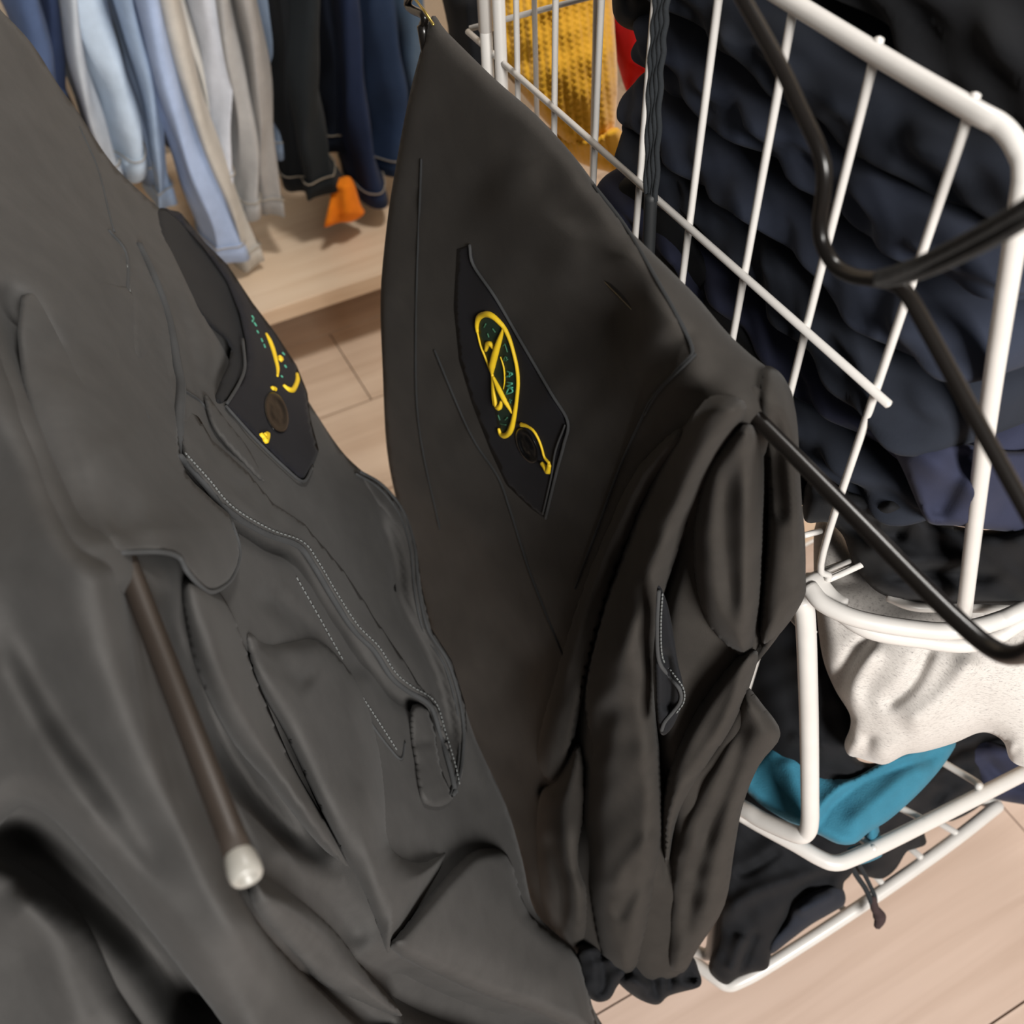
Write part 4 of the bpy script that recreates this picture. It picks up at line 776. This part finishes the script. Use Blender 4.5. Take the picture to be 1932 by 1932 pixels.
cloth_thing('black_trackpants', 'black knit garment heaped in the lowest basket, its end rolled', 'garment', BLK2,
    [(1375, 1570), (1380, 1510), (1430, 1480), (1520, 1520), (1590, 1560), (1625, 1580), (1615, 1625), (1606, 1650), (1592, 1665), (1588, 1685), (1560, 1700), (1520, 1730), (1475, 1760), (1455, 1800), (1448, 1828), (1420, 1835), (1392, 1845), (1370, 1858), (1345, 1842), (1337, 1820), (1352, 1770), (1358, 1700), (1365, 1620)],
    [(1380, 1580, .94), (1460, 1580, .93), (1590, 1640, .945), (1560, 1690, .965), (1460, 1790, .97), (1360, 1840, .97), (1350, 1720, .95), (1450, 1680, .925), (1400, 1780, .955)],
    [('v', .014, 12, [(1590, 1650), (1530, 1670), (1490, 1720), (1470, 1770)]), ('r', .012, 16, [(1580, 1645), (1500, 1660), (1400, 1700), (1370, 1760)]), ('v', .008, 10, [(1480, 1600), (1420, 1640), (1380, 1650)]), ('v', .012, 9, [(1430, 1750), (1405, 1810), (1395, 1845)]), ('r', .012, 14, [(1405, 1760), (1375, 1840)]), ('v', .01, 8, [(1545, 1690), (1575, 1672)])], curl=.02, thick=.06, rim=22, rimb=40, step=6, seed=80, wr=.003, wscale=70)
rp_ = cloth_thing('rolled_garment', 'black rolled garment end lying on the lowest basket rim', 'garment', NAVY2,
    [(1480, 1742), (1500, 1705), (1540, 1680), (1575, 1668), (1592, 1680), (1594, 1705), (1570, 1722), (1530, 1745), (1490, 1775), (1455, 1800), (1452, 1775)],
    [(1490, 1730, .95), (1585, 1680, .965), (1590, 1705, .975), (1460, 1790, .97), (1530, 1720, .945)], [('r', .008, 10, [(1500, 1725), (1580, 1685)])], curl=.02, thick=.04, rim=16, rimb=24, step=5, seed=81, wr=.001, wscale=50)
cloth_thing('black_garment', 'black garment with ragged ends bunched in the lowest basket at right', 'garment', BLK2,
    [(1600, 1640), (1600, 1600), (1660, 1540), (1720, 1470), (1790, 1400), (1850, 1370), (1900, 1380), (1960, 1400), (1900, 1470), (1850, 1520), (1800, 1548), (1772, 1550), (1745, 1568), (1748, 1592), (1725, 1602), (1710, 1608), (1690, 1640), (1665, 1658), (1640, 1655), (1615, 1648)],
    [(1610, 1640, .99), (1700, 1580, .97), (1850, 1430, .98), (1950, 1410, .98), (1850, 1520, 1.02), (1720, 1600, 1.01), (1660, 1650, 1.01)],
    [('v', .014, 10, [(1700, 1620), (1720, 1570), (1780, 1530)]), ('r', .012, 14, [(1650, 1630), (1760, 1540), (1860, 1440)]), ('v', .01, 8, [(1735, 1590), (1760, 1555)])], curl=.02, thick=.05, rim=16, rimb=30, step=6, seed=82, wr=.004, wscale=60)
cloth_thing('navy_garment', 'deep navy garment drooping below the heather top at right edge', 'garment', NAVY3,
    [(1800, 1420), (1850, 1395), (1900, 1410), (2000, 1440), (2010, 1530), (1932, 1518), (1880, 1508), (1850, 1490), (1840, 1460)],
    [(1810, 1420, .97), (1900, 1420, .96), (2000, 1450, .96), (1990, 1520, .99), (1860, 1495, 1.0)], [('v', .012, 12, [(1850, 1420), (1900, 1470), (1990, 1490)])], curl=.02, thick=.05, rim=20, rimb=30, step=6, seed=83, wr=.002, wscale=60)
ks = thing('drawcord', 'short black cord with knotted end dangling over the lowest basket rim', 'cord', at(1650, 1750, 1.0))
tube('strand', spline([at(1600, 1622, .96), at(1615, 1650, .975), at(1632, 1675, .985), at(1640, 1692, .988), at(1645, 1705, .99)], 8), .0026, CORD, ks, n=8)
tube('strand', spline([at(1612, 1618, .965), at(1630, 1648, .98), at(1642, 1672, .988), at(1650, 1690, .99), at(1652, 1705, .992)], 8), .0022, CORD, ks, n=8)
kp = spline([at(1646, 1692, .99), at(1650, 1712, .99), at(1656, 1722, .99), at(1660, 1734, .99), at(1654, 1750, .99)], 6)
tube('knotted_end', kp, np.interp(np.linspace(0, 1, len(kp)), [0, .25, .45, .65, .85, 1], [.0036, .0042, .0048, .0065, .0048, .003]), fabric('cord_tip_cloth', (62, 50, 50)), ks, n=12)

# ------------------------------------------------------------------ sweaters beyond the basket
YO = thing('mustard_sweater', 'mustard yellow chunky knit sweater folded beyond the basket', 'sweater', at_y(1050, 250, .80))
def knit_vf(out, dp):
    c = Cloth(out, dp, [], curl=.03, rim=30, thick=.09, rimb=60, step=3.6, seed=90, wr=.003, wscale=120)
    base = c.depth
    def dep(px, py, rimmed=True):
        d = base(px, py, rimmed); x, y = np.ravel(px), np.ravel(py)
        u = (x * .96 - y * .10) / 15.0; v_ = (y + x * .35 + 4.5 * np.cos(u * 2 * np.pi)) / 13.0
        return d - .0035 * (np.abs(np.sin(np.pi * u)) ** .8) * (.45 + .55 * np.abs(np.sin(np.pi * v_)))
    c.depth = dep; return c
kc = knit_vf([(925, -30), (1000, -40), (1100, -40), (1150, -30), (1160, 60), (1165, 150), (1160, 240), (1150, 300), (1090, 290), (1030, 230), (980, 170), (940, 120), (925, 60)],
             [(925, -20, .98), (1050, -20, .96), (1150, 0, .99), (1150, 200, 1.0), (1140, 290, 1.03), (1050, 150, .96), (950, 120, .99)])
kc.make('knit_body', YEL, YO)
kb = Cloth([(1015, 235), (1060, 250), (1110, 262), (1165, 240), (1185, 290), (1188, 335), (1150, 325), (1100, 310), (1050, 280)], [(1020, 235, 1.03), (1100, 270, 1.0), (1180, 260, 1.02), (1180, 330, 1.05), (1100, 305, 1.04)], [('v', .006, 4, [(1040 + 12 * k, 240), (1065 + 12 * k, 330)]) for k in range(9)], curl=.02, rim=14, thick=.04, rimb=20, step=4, seed=92, wr=.001)
kb.make('ribbed_cuff', YEL, YO)
cloth_thing('red_sweater', 'bright red wool sweater folded behind the mustard knit', 'sweater', RED,
    [(1140, -40), (1200, -40), (1260, -30), (1260, 120), (1225, 170), (1210, 150), (1185, 175), (1168, 130), (1150, 60)], [(1150, -30, 1.06), (1250, -20, 1.04), (1220, 160, 1.08), (1160, 100, 1.08)], [('r', .01, 16, [(1200, -20), (1190, 150)])], curl=.02, rim=18, thick=.06, rimb=30, step=7, seed=93)
cloth_thing('black_jacket', 'black garment hanging in the gap left of the basket posts', 'jacket', BLK2,
    [(835, -40), (915, -40), (935, -20), (935, 130), (960, 190), (900, 190), (855, 120), (845, 50)], [(850, -20, 1.0), (930, -20, .98), (930, 150, 1.0), (860, 110, 1.02)], [('r', .01, 14, [(880, -20), (895, 150)])], curl=.03, rim=24, thick=.06, rimb=30, step=7, seed=94)
# rounded black sleeve end over the rear of the pile
cloth_thing('dark_sleeve', 'rounded black sleeve end flopping over the rear of the pile', 'sleeve', BLK2,
    [(1155, 10), (1165, -40), (1250, -60), (1300, -40), (1300, 40), (1240, 58), (1195, 58), (1165, 42)], [(1165, 20, .66), (1290, 0, .62), (1200, -30, .64), (1220, 50, .67)], [('r', .01, 20, [(1180, 0), (1290, -10)])], curl=.03, rim=24, thick=.05, rimb=30, step=6, seed=95)
# dark garment hanging low behind the basket side
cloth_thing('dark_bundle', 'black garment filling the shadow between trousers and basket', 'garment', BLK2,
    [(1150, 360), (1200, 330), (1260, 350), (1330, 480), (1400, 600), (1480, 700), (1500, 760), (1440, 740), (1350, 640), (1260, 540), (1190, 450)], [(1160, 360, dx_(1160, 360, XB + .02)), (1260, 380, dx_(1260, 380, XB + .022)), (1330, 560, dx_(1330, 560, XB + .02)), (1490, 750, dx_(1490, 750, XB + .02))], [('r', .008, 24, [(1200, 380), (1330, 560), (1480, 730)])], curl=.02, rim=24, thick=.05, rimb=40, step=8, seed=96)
